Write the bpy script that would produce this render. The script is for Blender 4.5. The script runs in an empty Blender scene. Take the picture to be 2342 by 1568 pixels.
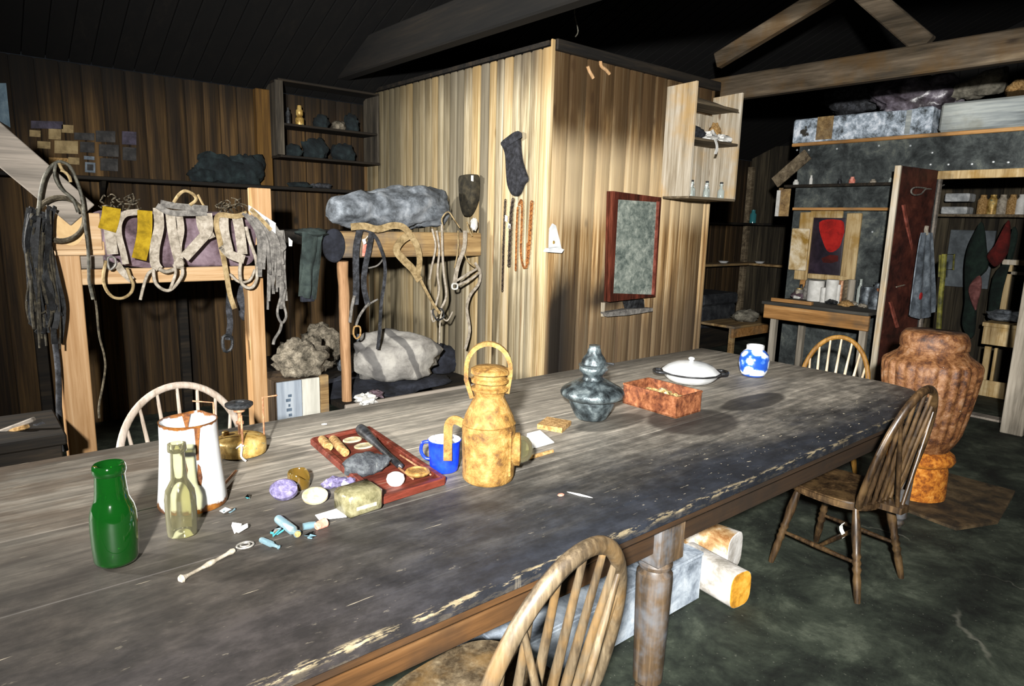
import bpy, math, random
from mathutils import Vector, Matrix, noise as mnoise
R_ = random.Random(7)
SC = bpy.context.scene
COL = SC.collection
V = Vector

# ------------------------------------------------------------------ camera (fitted from the photo's vanishing points)
FW, FH = 2342, 1568
FPX, YAW, PIT, ROL = 1518.1, 0.870504, -0.180320, 0.0263046
CAMZ = 1.65
_f = V((math.cos(YAW)*math.cos(PIT), math.sin(YAW)*math.cos(PIT), math.sin(PIT)))
_r = V((math.sin(YAW), -math.cos(YAW), 0)); _u = _r.cross(_f)
CR = _r*math.cos(ROL) + _u*math.sin(ROL)
CU = _u*math.cos(ROL) - _r*math.sin(ROL)
CF = _f
CAM = V((0, 0, CAMZ))
def ray(x, y): return CF*FPX + CR*(x-FW/2) - CU*(y-FH/2)
def PX(x, y, X): d = ray(x, y); return CAM + d*(X/d.x)
def PY(x, y, Y): d = ray(x, y); return CAM + d*(Y/d.y)
def PZ(x, y, Z): d = ray(x, y); return CAM + d*((Z-CAMZ)/d.z)
cd = bpy.data.cameras.new('camera'); cam = bpy.data.objects.new('camera', cd); COL.objects.link(cam)
cd.sensor_fit = 'HORIZONTAL'; cd.sensor_width = 36; cd.lens = FPX/FW*36; cd.clip_start = 0.02; cd.clip_end = 100
cam.matrix_world = Matrix(((CR.x, CU.x, -CF.x, 0), (CR.y, CU.y, -CF.y, 0), (CR.z, CU.z, -CF.z, CAMZ), (0, 0, 0, 1)))
SC.camera = cam

# ------------------------------------------------------------------ materials
def lin(h):
    h = h.lstrip('#'); o = []
    for i in (0, 2, 4):
        c = int(h[i:i+2], 16)/255
        o.append(c/12.92 if c <= .04045 else ((c+.055)/1.055)**2.4)
    return (*o, 1)
class NT:
    def __init__(s, name):
        s.m = bpy.data.materials.new(name); s.m.use_nodes = True
        s.t = s.m.node_tree; s.n = s.t.nodes; s.b = s.n['Principled BSDF']
    def new(s, typ, **kw):
        n = s.n.new('ShaderNode'+typ)
        for k, v in kw.items(): setattr(n, k, v)
        return n
    def L(s, a, b): s.t.links.new(a, b)
    def math(s, op, a, b=None, clamp=False):
        n = s.new('Math', operation=op); n.use_clamp = clamp
        for i, q in enumerate((a, b)):
            if q is None: continue
            if isinstance(q, (int, float)): n.inputs[i].default_value = q
            else: s.L(q, n.inputs[i])
        return n.outputs[0]
    def coord(s, scale=(1, 1, 1), off=None):
        tc = s.new('TexCoord'); v = tc.outputs['Object']
        if off is not None:
            a = s.new('VectorMath', operation='ADD'); s.L(v, a.inputs[0]); s.L(off, a.inputs[1]); v = a.outputs[0]
        mp = s.new('Mapping'); mp.inputs['Scale'].default_value = scale; s.L(v, mp.inputs[0]); return mp.outputs[0]
    def noise(s, vec, scale=1, detail=5, rough=.6, dist=0):
        n = s.new('TexNoise'); n.inputs['Scale'].default_value = scale; n.inputs['Detail'].default_value = detail
        n.inputs['Roughness'].default_value = rough; n.inputs['Distortion'].default_value = dist; s.L(vec, n.inputs['Vector']); return n.outputs[0]
    def ramp(s, fac, stops, interp='LINEAR'):
        r = s.new('ValToRGB'); e = r.color_ramp.elements; r.color_ramp.interpolation = interp
        while len(e) < len(stops): e.new(.5)
        for el, (p, c) in zip(e, stops):
            el.position = p; el.color = lin(c) if isinstance(c, str) else c
        s.L(fac, r.inputs[0]); return r.outputs[0]
    def mix(s, fac, a, b, mode='MIX'):
        n = s.new('Mix', data_type='RGBA', blend_type=mode)
        for q, i in ((fac, n.inputs[0]), (a, n.inputs[6]), (b, n.inputs[7])):
            if isinstance(q, str): i.default_value = lin(q)
            elif isinstance(q, (int, float, tuple)): i.default_value = q
            else: s.L(q, i)
        return n.outputs[2]
    def bump(s, h, st=.3, dist=.01):
        b = s.new('Bump'); b.inputs['Strength'].default_value = st; b.inputs['Distance'].default_value = dist
        s.L(h, b.inputs['Height']); s.L(b.outputs[0], s.b.inputs['Normal'])
    def sep(s):
        tc = s.new('TexCoord'); x = s.new('SeparateXYZ'); s.L(tc.outputs['Object'], x.inputs[0]); return x.outputs
    def mr(s, v, a, b, c=0, d=1):
        n = s.new('MapRange'); n.interpolation_type = 'SMOOTHSTEP'
        for i, q in enumerate((v, a, b, c, d)):
            if isinstance(q, (int, float)): n.inputs[i].default_value = q
            else: s.L(q, n.inputs[i])
        return n.outputs[0]
    def done(s, col, rough=.8, metal=0, spec=.3):
        if isinstance(col, (str, tuple)): s.b.inputs['Base Color'].default_value = lin(col) if isinstance(col, str) else col
        else: s.L(col, s.b.inputs['Base Color'])
        if isinstance(rough, (int, float)): s.b.inputs['Roughness'].default_value = rough
        else: s.L(rough, s.b.inputs['Roughness'])
        s.b.inputs['Metallic'].default_value = metal; s.b.inputs['Specular IOR Level'].default_value = spec
        return s.m

def wood(name, cols, axis='z', scale=14, stretch=.07, rough=.8, tone=.35, knots=None, spec=.25, extra=None, bump=.25, big=None):
    """long grained wood; each face's 'tone' attribute shifts grain and brightness, extra(nt, col) adds stains and painted shade"""
    nt = NT(name)
    at = nt.new('Attribute', attribute_name='tone'); tn = at.outputs['Fac']
    off = nt.new('CombineXYZ')
    for i, k in enumerate((37., 53., 71.)): nt.L(nt.math('MULTIPLY', tn, k), off.inputs[i])
    sc = [scale]*3; sc['xyz'.index(axis)] = scale*stretch
    v = nt.coord(tuple(sc), off.outputs[0])
    n1 = nt.noise(v, 1, 6, .65, .4)
    sc2 = [scale*5]*3; sc2['xyz'.index(axis)] = scale*stretch*3
    n2 = nt.noise(nt.coord(tuple(sc2), off.outputs[0]), 1, 3, .6)
    f = nt.math('ADD', nt.math('MULTIPLY', n1, .72), nt.math('MULTIPLY', n2, .28))
    k = len(cols)
    col = nt.ramp(f, [(.32+.36*i/(k-1), c) for i, c in enumerate(cols)])
    if big:   # large blotches of a second colour
        nb = nt.noise(nt.coord((big[1],)*3), 1, 4, .6)
        col = nt.mix(nt.mr(nb, .45, .68, 0, big[2]), col, big[0])
    if knots:
        vo = nt.new('TexVoronoi'); vo.inputs['Scale'].default_value = 1
        ks = [knots[1]]*3; ks['xyz'.index(axis)] = knots[1]*.45
        nt.L(nt.coord(tuple(ks), off.outputs[0]), vo.inputs['Vector'])
        col = nt.mix(nt.mr(nt.math('ADD', vo.outputs['Distance'], nt.math('MULTIPLY', n2, .12)), .1, .17, .8, 0), col, knots[0])
    col = nt.mix(1.0, col, nt.ramp(tn, [(0, (1-tone,)*3+(1,)), (1, (1+tone*.4,)*3+(1,))]), 'MULTIPLY')
    if extra: col = extra(nt, col)
    nt.bump(f, bump, .004)
    return nt.done(col, rough, 0, spec)

def mottled(name, cols, scale=12, detail=6, rough=.8, metal=0, bump=.3, spec=.3, spots=None, dist=.01, extra=None, pos=(.35, .65), rdet=.65):
    nt = NT(name); v = nt.coord((1, 1, 1))
    n1 = nt.noise(v, scale, detail, rdet, .3); k = len(cols)
    col = nt.ramp(n1, [(pos[0]+(pos[1]-pos[0])*i/max(1, k-1), c) for i, c in enumerate(cols)])
    if spots:
        n2 = nt.noise(v, spots[1], 4, .6)
        col = nt.mix(nt.mr(n2, spots[2], spots[2]+.05, 0, 1), col, spots[0])
    if extra: col = extra(nt, col)
    if bump: nt.bump(nt.noise(v, scale*3, 4, .6), bump, dist)
    return nt.done(col, rough, metal, spec)

def glass(name, tint, rough=.05, alpha=.5, ior=1.1):
    """thin old glass: part see-through, part body colour"""
    nt = NT(name); tr = nt.new('BsdfTransparent'); tr.inputs[0].default_value = lin(tint)
    lw = nt.new('LayerWeight'); lw.inputs[0].default_value = .5
    fac = nt.math('ADD', nt.math('MULTIPLY', nt.math('POWER', lw.outputs['Facing'], 2.2), .75), alpha, True)
    mx = nt.new('MixShader'); nt.L(fac, mx.inputs[0])
    nt.done(tint, rough, 0, .6); out = nt.n['Material Output']
    gl = nt.new('BsdfGlossy'); gl.inputs['Roughness'].default_value = .08
    m2 = nt.new('MixShader'); fr = nt.new('Fresnel'); fr.inputs[0].default_value = 1.45; nt.L(fr.outputs[0], m2.inputs[0])
    nt.L(tr.outputs[0], mx.inputs[1]); nt.L(nt.b.outputs[0], mx.inputs[2]); nt.L(mx.outputs[0], m2.inputs[1]); nt.L(gl.outputs[0], m2.inputs[2]); nt.L(m2.outputs[0], out.inputs[0])
    return nt.m

# ------------------------------------------------------------------ mesh building
class MB:
    def __init__(s): s.v = []; s.f = []; s.t = []
    def add(s, vs, fs, tone=None):
        b = len(s.v); s.v += [V(q) for q in vs]
        if tone is None: tone = .5
        for f in fs: s.f.append([b+i for i in f]); s.t.append(tone)
        return s
    def xbox(s, c, x, y, z, tone=None, ch=0.0):
        """box from centre and three half-axis vectors; ch chamfers the edges"""
        c = V(c); x, y, z = V(x), V(y), V(z)
        if ch <= 0:
            vs = [c+x*i+y*j+z*k for i in (-1, 1) for j in (-1, 1) for k in (-1, 1)]
            return s.add(vs, [(0, 1, 3, 2), (4, 6, 7, 5), (0, 4, 5, 1), (2, 3, 7, 6), (0, 2, 6, 4), (1, 5, 7, 3)], tone)
        L = [x, y, z]; le = [max(q.length, 1e-6) for q in L]; cc = [min(.45, ch/l) for l in le]
        vs = []; idx = {}
        for sx in (-1, 1):
            for sy in (-1, 1):
                for sz in (-1, 1):
                    S = (sx, sy, sz)
                    for a in range(3):
                        p = V(c)
                        for b in range(3): p += L[b]*S[b]*(1 if b == a else 1-cc[b])
                        idx[S, a] = len(vs); vs.append(p)
        fs = []
        for a in range(3):
            b, d = (a+1) % 3, (a+2) % 3
            for sg in (-1, 1):
                q = []
                for sb, sd in ((-1, -1), (1, -1), (1, 1), (-1, 1)):
                    S = [0]*3; S[a] = sg; S[b] = sb; S[d] = sd; q.append(idx[tuple(S), a])
                fs.append(q if sg > 0 else q[::-1])
            for sb in (-1, 1):
                for sd in (-1, 1):
                    S0 = [0]*3; S0[b] = sb; S0[d] = sd; A = list(S0); A[a] = -1; B = list(S0); B[a] = 1
                    q = [idx[tuple(A), b], idx[tuple(B), b], idx[tuple(B), d], idx[tuple(A), d]]
                    fs.append(q if sb*sd < 0 else q[::-1])
        for S in [(i, j, k) for i in (-1, 1) for j in (-1, 1) for k in (-1, 1)]:
            q = [idx[S, 0], idx[S, 1], idx[S, 2]]
            fs.append(q if S[0]*S[1]*S[2] > 0 else q[::-1])
        return s.add(vs, fs, tone)
    def box(s, x0, x1, y0, y1, z0, z1, tone=None, ch=0.0):
        return s.xbox(((x0+x1)/2, (y0+y1)/2, (z0+z1)/2), ((x1-x0)/2, 0, 0), (0, (y1-y0)/2, 0), (0, 0, (z1-z0)/2), tone, ch)
    def beam(s, a, b, w, h, up=(0, 0, 1), tone=None, ch=0.0):
        a, b = V(a), V(b); d = (b-a); x = V(up).cross(d.normalized()).normalized(); z = d.normalized().cross(x)
        return s.xbox((a+b)/2, d/2, x*w/2, z*h/2, tone, ch)
    def sweep(s, pts, sec, up=None, closed=False, cap=True, tone=None):
        """sweep cross-sections (list per point, or one list) of (side, up) offsets along pts"""
        pts = [V(p) for p in pts]; n = len(pts); prev = None; rings = []
        for i, p in enumerate(pts):
            a = pts[(i-1) % n] if (i > 0 or closed) else p; b = pts[(i+1) % n] if (i < n-1 or closed) else p
            t = (b-a).normalized() if (b-a).length > 1e-9 else V((0, 0, 1))
            ref = V(up[i]) if isinstance(up, list) else (V(up) if up is not None else (prev if prev is not None else (V((0, 0, 1)) if abs(t.z) < .9 else V((1, 0, 0)))))
            u = ref - t*ref.dot(t)
            if u.length < 1e-6: u = (V((1, 0, 0)) - t*t.x); 
            if u.length < 1e-6: u = V((0, 1, 0))
            u.normalize(); w = t.cross(u); prev = u
            sc = sec[i] if isinstance(sec[0][0], (tuple, list)) else sec
            rings.append([p+w*q[0]+u*q[1] for q in sc])
        m = len(rings[0]); vs = [q for r in rings for q in r]; fs = []
        for i in range(n if closed else n-1):
            j = (i+1) % n
            for k in range(m):
                l = (k+1) % m; fs.append((i*m+k, i*m+l, j*m+l, j*m+k))
        if not closed and cap: fs += [tuple(range(m))[::-1], tuple(range((n-1)*m, n*m))]
        return s.add(vs, fs, tone)
    def tube(s, pts, r, n=8, closed=False, up=None, flat=1.0, tone=None):
        rs = r if isinstance(r, (list, tuple)) else [r]*len(pts)
        sec = [[(q*math.cos(2*math.pi*k/n), q*flat*math.sin(2*math.pi*k/n)) for k in range(n)] for q in rs]
        return s.sweep(pts, sec, up, closed, True, tone)
    def strap(s, pts, w, t=.004, nrm=(0, -1, 0), closed=False, tone=None):
        ws = w if isinstance(w, (list, tuple)) else [w]*len(pts)
        return s.sweep(pts, [[(-q/2, -t/2), (q/2, -t/2), (q/2, t/2), (-q/2, t/2)] for q in ws], nrm, closed, True, tone)
    def lathe(s, prof, n=28, c=(0, 0, 0), ax=None, sx=1, sy=1, rib=None, tone=None, caps=True):
        c = V(c); q = V((0, 0, 1)).rotation_difference(V(ax).normalized()) if ax is not None else None
        vs = []; fs = []; m = len(prof)
        for r, z in prof:
            for k in range(n):
                a = 2*math.pi*k/n; rr = r*(rib(a, z) if rib else 1)
                p = V((rr*math.cos(a)*sx, rr*math.sin(a)*sy, z)); vs.append(c+(q @ p if q else p))
        for i in range(m-1):
            for k in range(n):
                l = (k+1) % n; fs.append((i*n+k, i*n+l, (i+1)*n+l, (i+1)*n+k))
        if caps and prof[0][0] > 1e-5: fs.append(tuple(range(n))[::-1])
        if caps and prof[-1][0] > 1e-5: fs.append(tuple(range((m-1)*n, m*n)))
        return s.add(vs, fs, tone)
    def prism(s, poly, n, tone=None, both=True):
        """extrude a polygon of 3D points by vector n"""
        n = V(n); p = [V(q) for q in poly]; k = len(p); vs = p+[q+n for q in p]
        fs = [tuple(range(k)), tuple(range(k, 2*k))[::-1]] + [(i, i+k, (i+1) % k+k, (i+1) % k) for i in range(k)]
        return s.add(vs, fs, tone)
    def blob(s, c, r, amp=.2, fr=1.5, seed=0, nu=28, nv=16, flat=None, M=None, ridge=None, tone=None):
        c = V(c); vs = []; fs = []
        for j in range(nv+1):
            th = math.pi*j/nv
            for i in range(nu):
                a = 2*math.pi*i/nu; d = V((math.sin(th)*math.cos(a), math.sin(th)*math.sin(a), math.cos(th)))
                k = 1+amp*mnoise.noise(d*fr+V((seed*7.3, seed*3.1, seed*1.7)))+amp*.5*mnoise.noise(d*fr*2.6+V((seed, 5, 9)))
                if ridge: k += ridge[0]*abs(mnoise.noise(d*ridge[1]+V((seed*2.2, 1, 4))))
                p = V((d.x*r[0]*k, d.y*r[1]*k, d.z*r[2]*k))
                if M: p = M @ p
                p = c+p
                if flat is not None and p.z < flat: p.z = flat
                vs.append(p)
        for j in range(nv):
            for i in range(nu):
                k = (i+1) % nu; fs.append((j*nu+i, (j+1)*nu+i, (j+1)*nu+k, j*nu+k))
        return s.add(vs, fs, tone)
    def sheet(s, fn, nu, nv, th=.006, tone=None):
        """fn(u, v) -> point, given a thickness along its normal"""
        P = [[V(fn(i/nu, j/nv)) for i in range(nu+1)] for j in range(nv+1)]
        N = []
        for j in range(nv+1):
            for i in range(nu+1):
                a = P[j][min(i+1, nu)]-P[j][max(i-1, 0)]; b = P[min(j+1, nv)][i]-P[max(j-1, 0)][i]
                q = a.cross(b); N.append(q.normalized() if q.length > 1e-12 else V((0, 0, 1)))
        F = [p for r in P for p in r]; w = nu+1; n = len(F)
        vs = [p+N[i]*th/2 for i, p in enumerate(F)]+[p-N[i]*th/2 for i, p in enumerate(F)]; fs = []
        for j in range(nv):
            for i in range(nu):
                a = j*w+i; fs.append((a, a+1, a+w+1, a+w)); fs.append((n+a, n+a+w, n+a+w+1, n+a+1))
        for i in range(nu):
            a = i; fs.append((a, n+a, n+a+1, a+1)); a = nv*w+i; fs.append((a, a+1, n+a+1, n+a))
        for j in range(nv):
            a = j*w; fs.append((a, a+w, n+a+w, n+a)); a = j*w+nu; fs.append((a, n+a, n+a+w, a+w))
        return s.add(vs, fs, tone)
    def jit(s, a, fr=6, seed=0):
        for p in s.v:
            q = p*fr+V((seed*3.3, seed*1.9, seed))
            p += V((mnoise.noise(q), mnoise.noise(q+V((19, 3, 7))), mnoise.noise(q+V((5, 31, 2)))))*a
        return s

WORLD = {}   # empty name -> inverse matrix
def obj(name, mb, mat, parent=None, smooth=35, local=False):
    me = bpy.data.meshes.new(name); vs = mb.v
    loc = V((0, 0, 0))
    if parent is not None:
        if not local: inv = WORLD[parent.name]; vs = [inv @ p for p in vs]
    elif not local:
        xs = [p.x for p in vs]; ys = [p.y for p in vs]; loc = V(((min(xs)+max(xs))/2, (min(ys)+max(ys))/2, min(p.z for p in vs))); vs = [p-loc for p in vs]
    me.from_pydata([tuple(p) for p in vs], [], mb.f)
    at = me.attributes.new('tone', 'FLOAT', 'FACE'); at.data.foreach_set('value', [float(t) for t in mb.t])
    me.materials.append(mat); me.update()
    if smooth:
        me.polygons.foreach_set('use_smooth', [True]*len(me.polygons)); me.set_sharp_from_angle(angle=math.radians(smooth))
    o = bpy.data.objects.new(name, me); COL.objects.link(o)
    if parent is not None: o.parent = parent
    else: o.location = loc
    WORLD[o.name] = WORLD[parent.name] if parent is not None else Matrix.Translation(-loc)
    return o
def tag(o, label=None, cat=None, group=None, kind=None):
    for k, v in (('label', label), ('category', cat), ('group', group), ('kind', kind)):
        if v: o[k] = v
    return o
def thing(name, label, cat, loc=(0, 0, 0), rotz=0, group=None):
    o = bpy.data.objects.new(name, None); COL.objects.link(o); o.location = loc; o.rotation_euler = (0, 0, rotz); o.empty_display_size = .05
    WORLD[o.name] = (Matrix.Translation(V(loc)) @ Matrix.Rotation(rotz, 4, 'Z')).inverted()
    return tag(o, label, cat, group)
def struct(name, mb, mat, smooth=30): return tag(obj(name, mb, mat, smooth=smooth, local=True), kind='structure')
def solo(name, mb, mat, label, cat, group=None, smooth=35): return tag(obj(name, mb, mat, smooth=smooth), label, cat, group)
def dup(root, loc=None, rotz=None, label=None, group=None, scale=None):
    r = root.copy(); COL.objects.link(r)
    if loc is not None: r.location = loc
    if rotz is not None: r.rotation_euler = (0, 0, rotz)
    if scale: r.scale = scale
    if label: r['label'] = label
    if group: r['group'] = group
    for ch in list(root.children):
        c = ch.copy(); COL.objects.link(c); c.parent = r
        for g in list(ch.children):
            e = g.copy(); COL.objects.link(e); e.parent = c
    return r
def smoothpts(pts, n=4, closed=False):
    """Catmull-Rom through the points"""
    pts = [V(p) for p in pts]; k = len(pts); out = []
    for i in range(k if closed else k-1):
        g = lambda j: pts[j % k] if closed else pts[max(0, min(k-1, j))]
        a, b, c, d = g(i-1), g(i), g(i+1), g(i+2)
        for q in range(n):
            t = q/n
            out.append(.5*((2*b)+(c-a)*t+(2*a-5*b+4*c-d)*t*t+(3*b-a-3*c+d)*t**3))
    if not closed: out.append(pts[-1])
    return out
def boards(mb, o, u, length, z0, z1, w, n, th=.02, gap=.004, seed=0, ch=.004, topf=None, wj=.0):
    """vertical boards from point o along unit u, front face on o's plane, n = outward normal"""
    rr = random.Random(seed); o, u, n = V(o), V(u), V(n); x = 0
    while x < length-1e-4:
        bw = min(w*(1+wj*(rr.random()-.5)), length-x)
        c = o+u*(x+bw/2); zt = topf(x+bw/2) if topf else z1
        mb.xbox((c.x-n.x*th/2, c.y-n.y*th/2, (z0+zt)/2), u*((bw-gap)/2), n*(th/2), (0, 0, (zt-z0)/2), rr.random(), ch)
        x += bw
    mb.xbox(o+u*length/2-n*(th+.006)+V((0, 0, (z0+z1)/2)), u*length/2, n*.006, (0, 0, (z1-z0)/2), 0)
    return mb
# ------------------------------------------------------------------ layout constants
YB, XP, YP, YW, XR, TZ = 4.11, 3.14, 3.40, 5.97, 7.10, 0.76
def crop(ox, oy, s, pts): return [(ox+x/s, oy+y/s) for x, y in pts]
def onY(pts, Y): return [PY(x, y, Y) for x, y in pts]
def onX(pts, X): return [PX(x, y, X) for x, y in pts]
def onZ(pts, Z): return [PZ(x, y, Z) for x, y in pts]

# ------------------------------------------------------------------ materials
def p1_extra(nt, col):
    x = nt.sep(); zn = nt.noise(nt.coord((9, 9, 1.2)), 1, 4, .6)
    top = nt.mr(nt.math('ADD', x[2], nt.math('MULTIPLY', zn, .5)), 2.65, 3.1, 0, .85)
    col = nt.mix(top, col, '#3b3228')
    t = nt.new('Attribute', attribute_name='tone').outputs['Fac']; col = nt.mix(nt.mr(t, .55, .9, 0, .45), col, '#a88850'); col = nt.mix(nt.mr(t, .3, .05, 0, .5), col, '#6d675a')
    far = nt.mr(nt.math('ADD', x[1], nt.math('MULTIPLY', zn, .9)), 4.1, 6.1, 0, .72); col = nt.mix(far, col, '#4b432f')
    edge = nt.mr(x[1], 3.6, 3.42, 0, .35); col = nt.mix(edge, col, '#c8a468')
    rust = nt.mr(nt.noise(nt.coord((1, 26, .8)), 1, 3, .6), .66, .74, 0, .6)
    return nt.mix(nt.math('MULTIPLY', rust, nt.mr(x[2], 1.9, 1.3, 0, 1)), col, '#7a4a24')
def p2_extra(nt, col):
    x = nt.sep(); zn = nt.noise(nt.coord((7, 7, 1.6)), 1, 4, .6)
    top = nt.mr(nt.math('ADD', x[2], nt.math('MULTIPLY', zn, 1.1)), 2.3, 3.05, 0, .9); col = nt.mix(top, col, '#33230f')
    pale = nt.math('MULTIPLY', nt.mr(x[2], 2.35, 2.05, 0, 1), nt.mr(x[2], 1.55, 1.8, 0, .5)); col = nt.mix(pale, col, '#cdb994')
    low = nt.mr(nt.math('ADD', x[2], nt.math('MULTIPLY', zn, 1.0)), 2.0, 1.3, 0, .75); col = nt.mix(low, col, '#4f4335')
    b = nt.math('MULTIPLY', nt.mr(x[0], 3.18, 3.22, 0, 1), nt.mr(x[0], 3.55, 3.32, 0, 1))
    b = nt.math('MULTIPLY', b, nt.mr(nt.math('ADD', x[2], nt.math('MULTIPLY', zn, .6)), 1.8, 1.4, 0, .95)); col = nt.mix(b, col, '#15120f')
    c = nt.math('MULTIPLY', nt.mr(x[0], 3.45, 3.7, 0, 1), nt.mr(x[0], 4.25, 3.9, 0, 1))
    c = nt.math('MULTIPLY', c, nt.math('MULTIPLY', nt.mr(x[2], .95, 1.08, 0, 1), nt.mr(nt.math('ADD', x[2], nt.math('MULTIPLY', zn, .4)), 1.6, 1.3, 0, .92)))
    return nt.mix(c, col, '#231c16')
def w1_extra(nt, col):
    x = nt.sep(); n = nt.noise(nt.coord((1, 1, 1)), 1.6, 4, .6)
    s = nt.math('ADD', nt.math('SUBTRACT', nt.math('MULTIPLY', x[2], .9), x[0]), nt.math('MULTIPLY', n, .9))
    col = nt.mix(nt.mr(s, 1.35, 2.2, 0, .85), col, '#060504')  # flash vignette towards the upper left, painted into the board colour
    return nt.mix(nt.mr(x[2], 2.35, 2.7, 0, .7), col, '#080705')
M = {}
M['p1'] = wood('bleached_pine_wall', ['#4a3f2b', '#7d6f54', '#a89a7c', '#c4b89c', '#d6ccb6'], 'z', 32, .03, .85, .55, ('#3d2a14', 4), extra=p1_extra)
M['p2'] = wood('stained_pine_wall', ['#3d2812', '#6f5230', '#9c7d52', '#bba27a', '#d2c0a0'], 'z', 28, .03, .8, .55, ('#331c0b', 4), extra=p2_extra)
M['w1'] = wood('sooty_shaded_brown_boards', ['#171009', '#2d2112', '#47351d', '#614a2b'], 'z', 20, .035, .85, .6, ('#0c0804', 4), extra=w1_extra)
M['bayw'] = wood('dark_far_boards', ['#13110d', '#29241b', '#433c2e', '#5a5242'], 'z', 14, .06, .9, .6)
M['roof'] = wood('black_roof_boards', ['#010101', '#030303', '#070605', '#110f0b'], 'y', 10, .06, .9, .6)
M['tim'] = wood('old_beam', ['#1a1610', '#352d21', '#4d4336', '#665a48'], 'y', 10, .1, .85, .3, ('#1a120a', 4), big=('#4a3516', 3, .6))
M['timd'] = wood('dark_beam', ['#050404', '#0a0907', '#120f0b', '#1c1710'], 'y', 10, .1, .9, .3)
M['dark'] = wood('soot_dark_wood', ['#070605', '#14110d', '#241e16', '#3a3023'], 'x', 14, .08, .8, .4)
M['newz'] = wood('new_pine_upright', ['#7f5a36', '#98744c', '#ad8b64', '#bfa381'], 'z', 16, .05, .7, .18, ('#5a3014', 3))
M['newx'] = wood('new_pine_rail', ['#8d6a44', '#a98a64', '#b99e7c', '#c9b394'], 'x', 16, .05, .7, .2, ('#7a4a24', 4))
M['greyx'] = wood('grey_pine', ['#5a534b', '#777067', '#8e857a', '#a39a8e'], 'x', 16, .05, .8, .2)
M['bunkx'] = wood('old_bunk_beam', ['#4d3a22', '#7d6340', '#9d8257', '#b89c6c'], 'x', 14, .07, .8, .3, ('#33200e', 6), big=('#5b5650', 3, .8))
M['polez'] = wood('debarked_pole', ['#5a3f28', '#8a6746', '#a98460', '#c2a07c'], 'z', 18, .08, .75, .2, ('#4a2c16', 9))
M['cab'] = wood('grey_cabinet_board', ['#6b604e', '#978c78', '#b5ac9b', '#cdc6b9'], 'z', 22, .05, .8, .25, ('#5a4226', 5), big=('#b9924f', 2.5, .6))
M['cabb'] = wood('grey_cabinet_shelf', ['#2c251c', '#514636', '#746752', '#93866f'], 'x', 13, .08, .8, .3)
M['brn'] = wood('brown_upright', ['#2a1b08', '#432e10', '#5a4018', '#6d5024'], 'z', 14, .06, .8, .2, ('#3a2208', 6))
M['felt'] = mottled('black_felt_wall', ['#1f2222', '#313535', '#454a49', '#62665f'], 5, 8, .9, 0, .4, .2, rdet=.75)
M['wframe'] = wood('pale_window_frame', ['#6b5636', '#9a8259', '#b9a379', '#cbb994'], 'z', 14, .08, .8, .2, big=('#8d6a22', 5, .7))
M['bench'] = wood('worn_bench_beam', ['#5a3d1e', '#8a6235', '#a87b48', '#c29a66'], 'y', 13, .07, .75, .25, big=('#5c5140', 3, .6))
M['benchtop'] = wood('grey_bench_top', ['#22221f', '#3c3b37', '#57554e', '#716e64'], 'y', 13, .07, .8, .3)
M['red'] = mottled('red_brown_door_paint', ['#24120e', '#3a1c16', '#4a251c', '#5c3125'], 6, 6, .6, 0, .2, .3)
M['redtrim'] = mottled('red_trim_paint', ['#5a2a20', '#7c4032', '#96564a'], 14, 5, .7)
def crack(nt, col):
    v = nt.coord((1, 1, 1)); w = nt.noise(v, 2.2, 4, .6)
    cb = nt.new('CombineXYZ'); nt.L(w, cb.inputs[0]); nt.L(w, cb.inputs[1])
    ad = nt.new('VectorMath', operation='ADD'); nt.L(v, ad.inputs[0]); nt.L(cb.outputs[0], ad.inputs[1])
    vo = nt.new('TexVoronoi', feature='DISTANCE_TO_EDGE'); vo.inputs['Scale'].default_value = .55; nt.L(ad.outputs[0], vo.inputs['Vector'])
    m = nt.math('MULTIPLY', nt.mr(vo.outputs['Distance'], 0, .008, .5, 0), nt.mr(nt.noise(v, 1.3, 2), .45, .6, 0, 1))
    col = nt.mix(m, col, '#77766a')
    nt2 = nt.mr(nt.noise(v, 60, 2, .5), .68, .72, 0, .35)
    return nt.mix(nt2, col, '#6e7064')
M['floor'] = mottled('worn_linoleum_floor', ['#131613', '#20251f', '#31372e', '#4a5044'], 3.2, 9, .75, 0, .35, .25, extra=crack, rdet=.7)

# ------------------------------------------------------------------ the shell
struct('floor', MB().box(-3, 11, -3, 6.3, -.1, 0), M['floor'])
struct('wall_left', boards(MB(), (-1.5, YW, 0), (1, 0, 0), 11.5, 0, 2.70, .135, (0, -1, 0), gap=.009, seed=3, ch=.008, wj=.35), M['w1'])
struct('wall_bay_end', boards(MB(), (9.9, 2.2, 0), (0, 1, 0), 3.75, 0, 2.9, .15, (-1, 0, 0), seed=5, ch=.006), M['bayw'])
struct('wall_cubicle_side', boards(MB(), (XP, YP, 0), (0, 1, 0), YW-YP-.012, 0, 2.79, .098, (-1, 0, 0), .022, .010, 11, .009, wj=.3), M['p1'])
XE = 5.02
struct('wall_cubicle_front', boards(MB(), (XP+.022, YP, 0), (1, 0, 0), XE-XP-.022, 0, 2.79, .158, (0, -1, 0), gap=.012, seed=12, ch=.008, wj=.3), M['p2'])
struct('trim_1', MB().box(XP-.012, XP+.02, YP-.016, YP-.001, 0, 2.83, .6, .004), M['p1'])            # corner strip
struct('trim_2', MB().box(XP+.02, XE+.02, YP-.035, YP+.03, 2.765, 2.835, .4, .006), M['dark'])          # dark top rail
struct('trim_3', MB().box(XE, XE+.03, YP-.01, YP+.06, 0, 1.86, .8, .004), M['p2'])                      # end strip
struct('wall_cubicle_end', boards(MB(), (XE, YP+.06, 0), (0, 1, 0), YW-YP-.1, 0, 2.79, .13, (1, 0, 0), seed=14), M['w1'])
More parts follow.
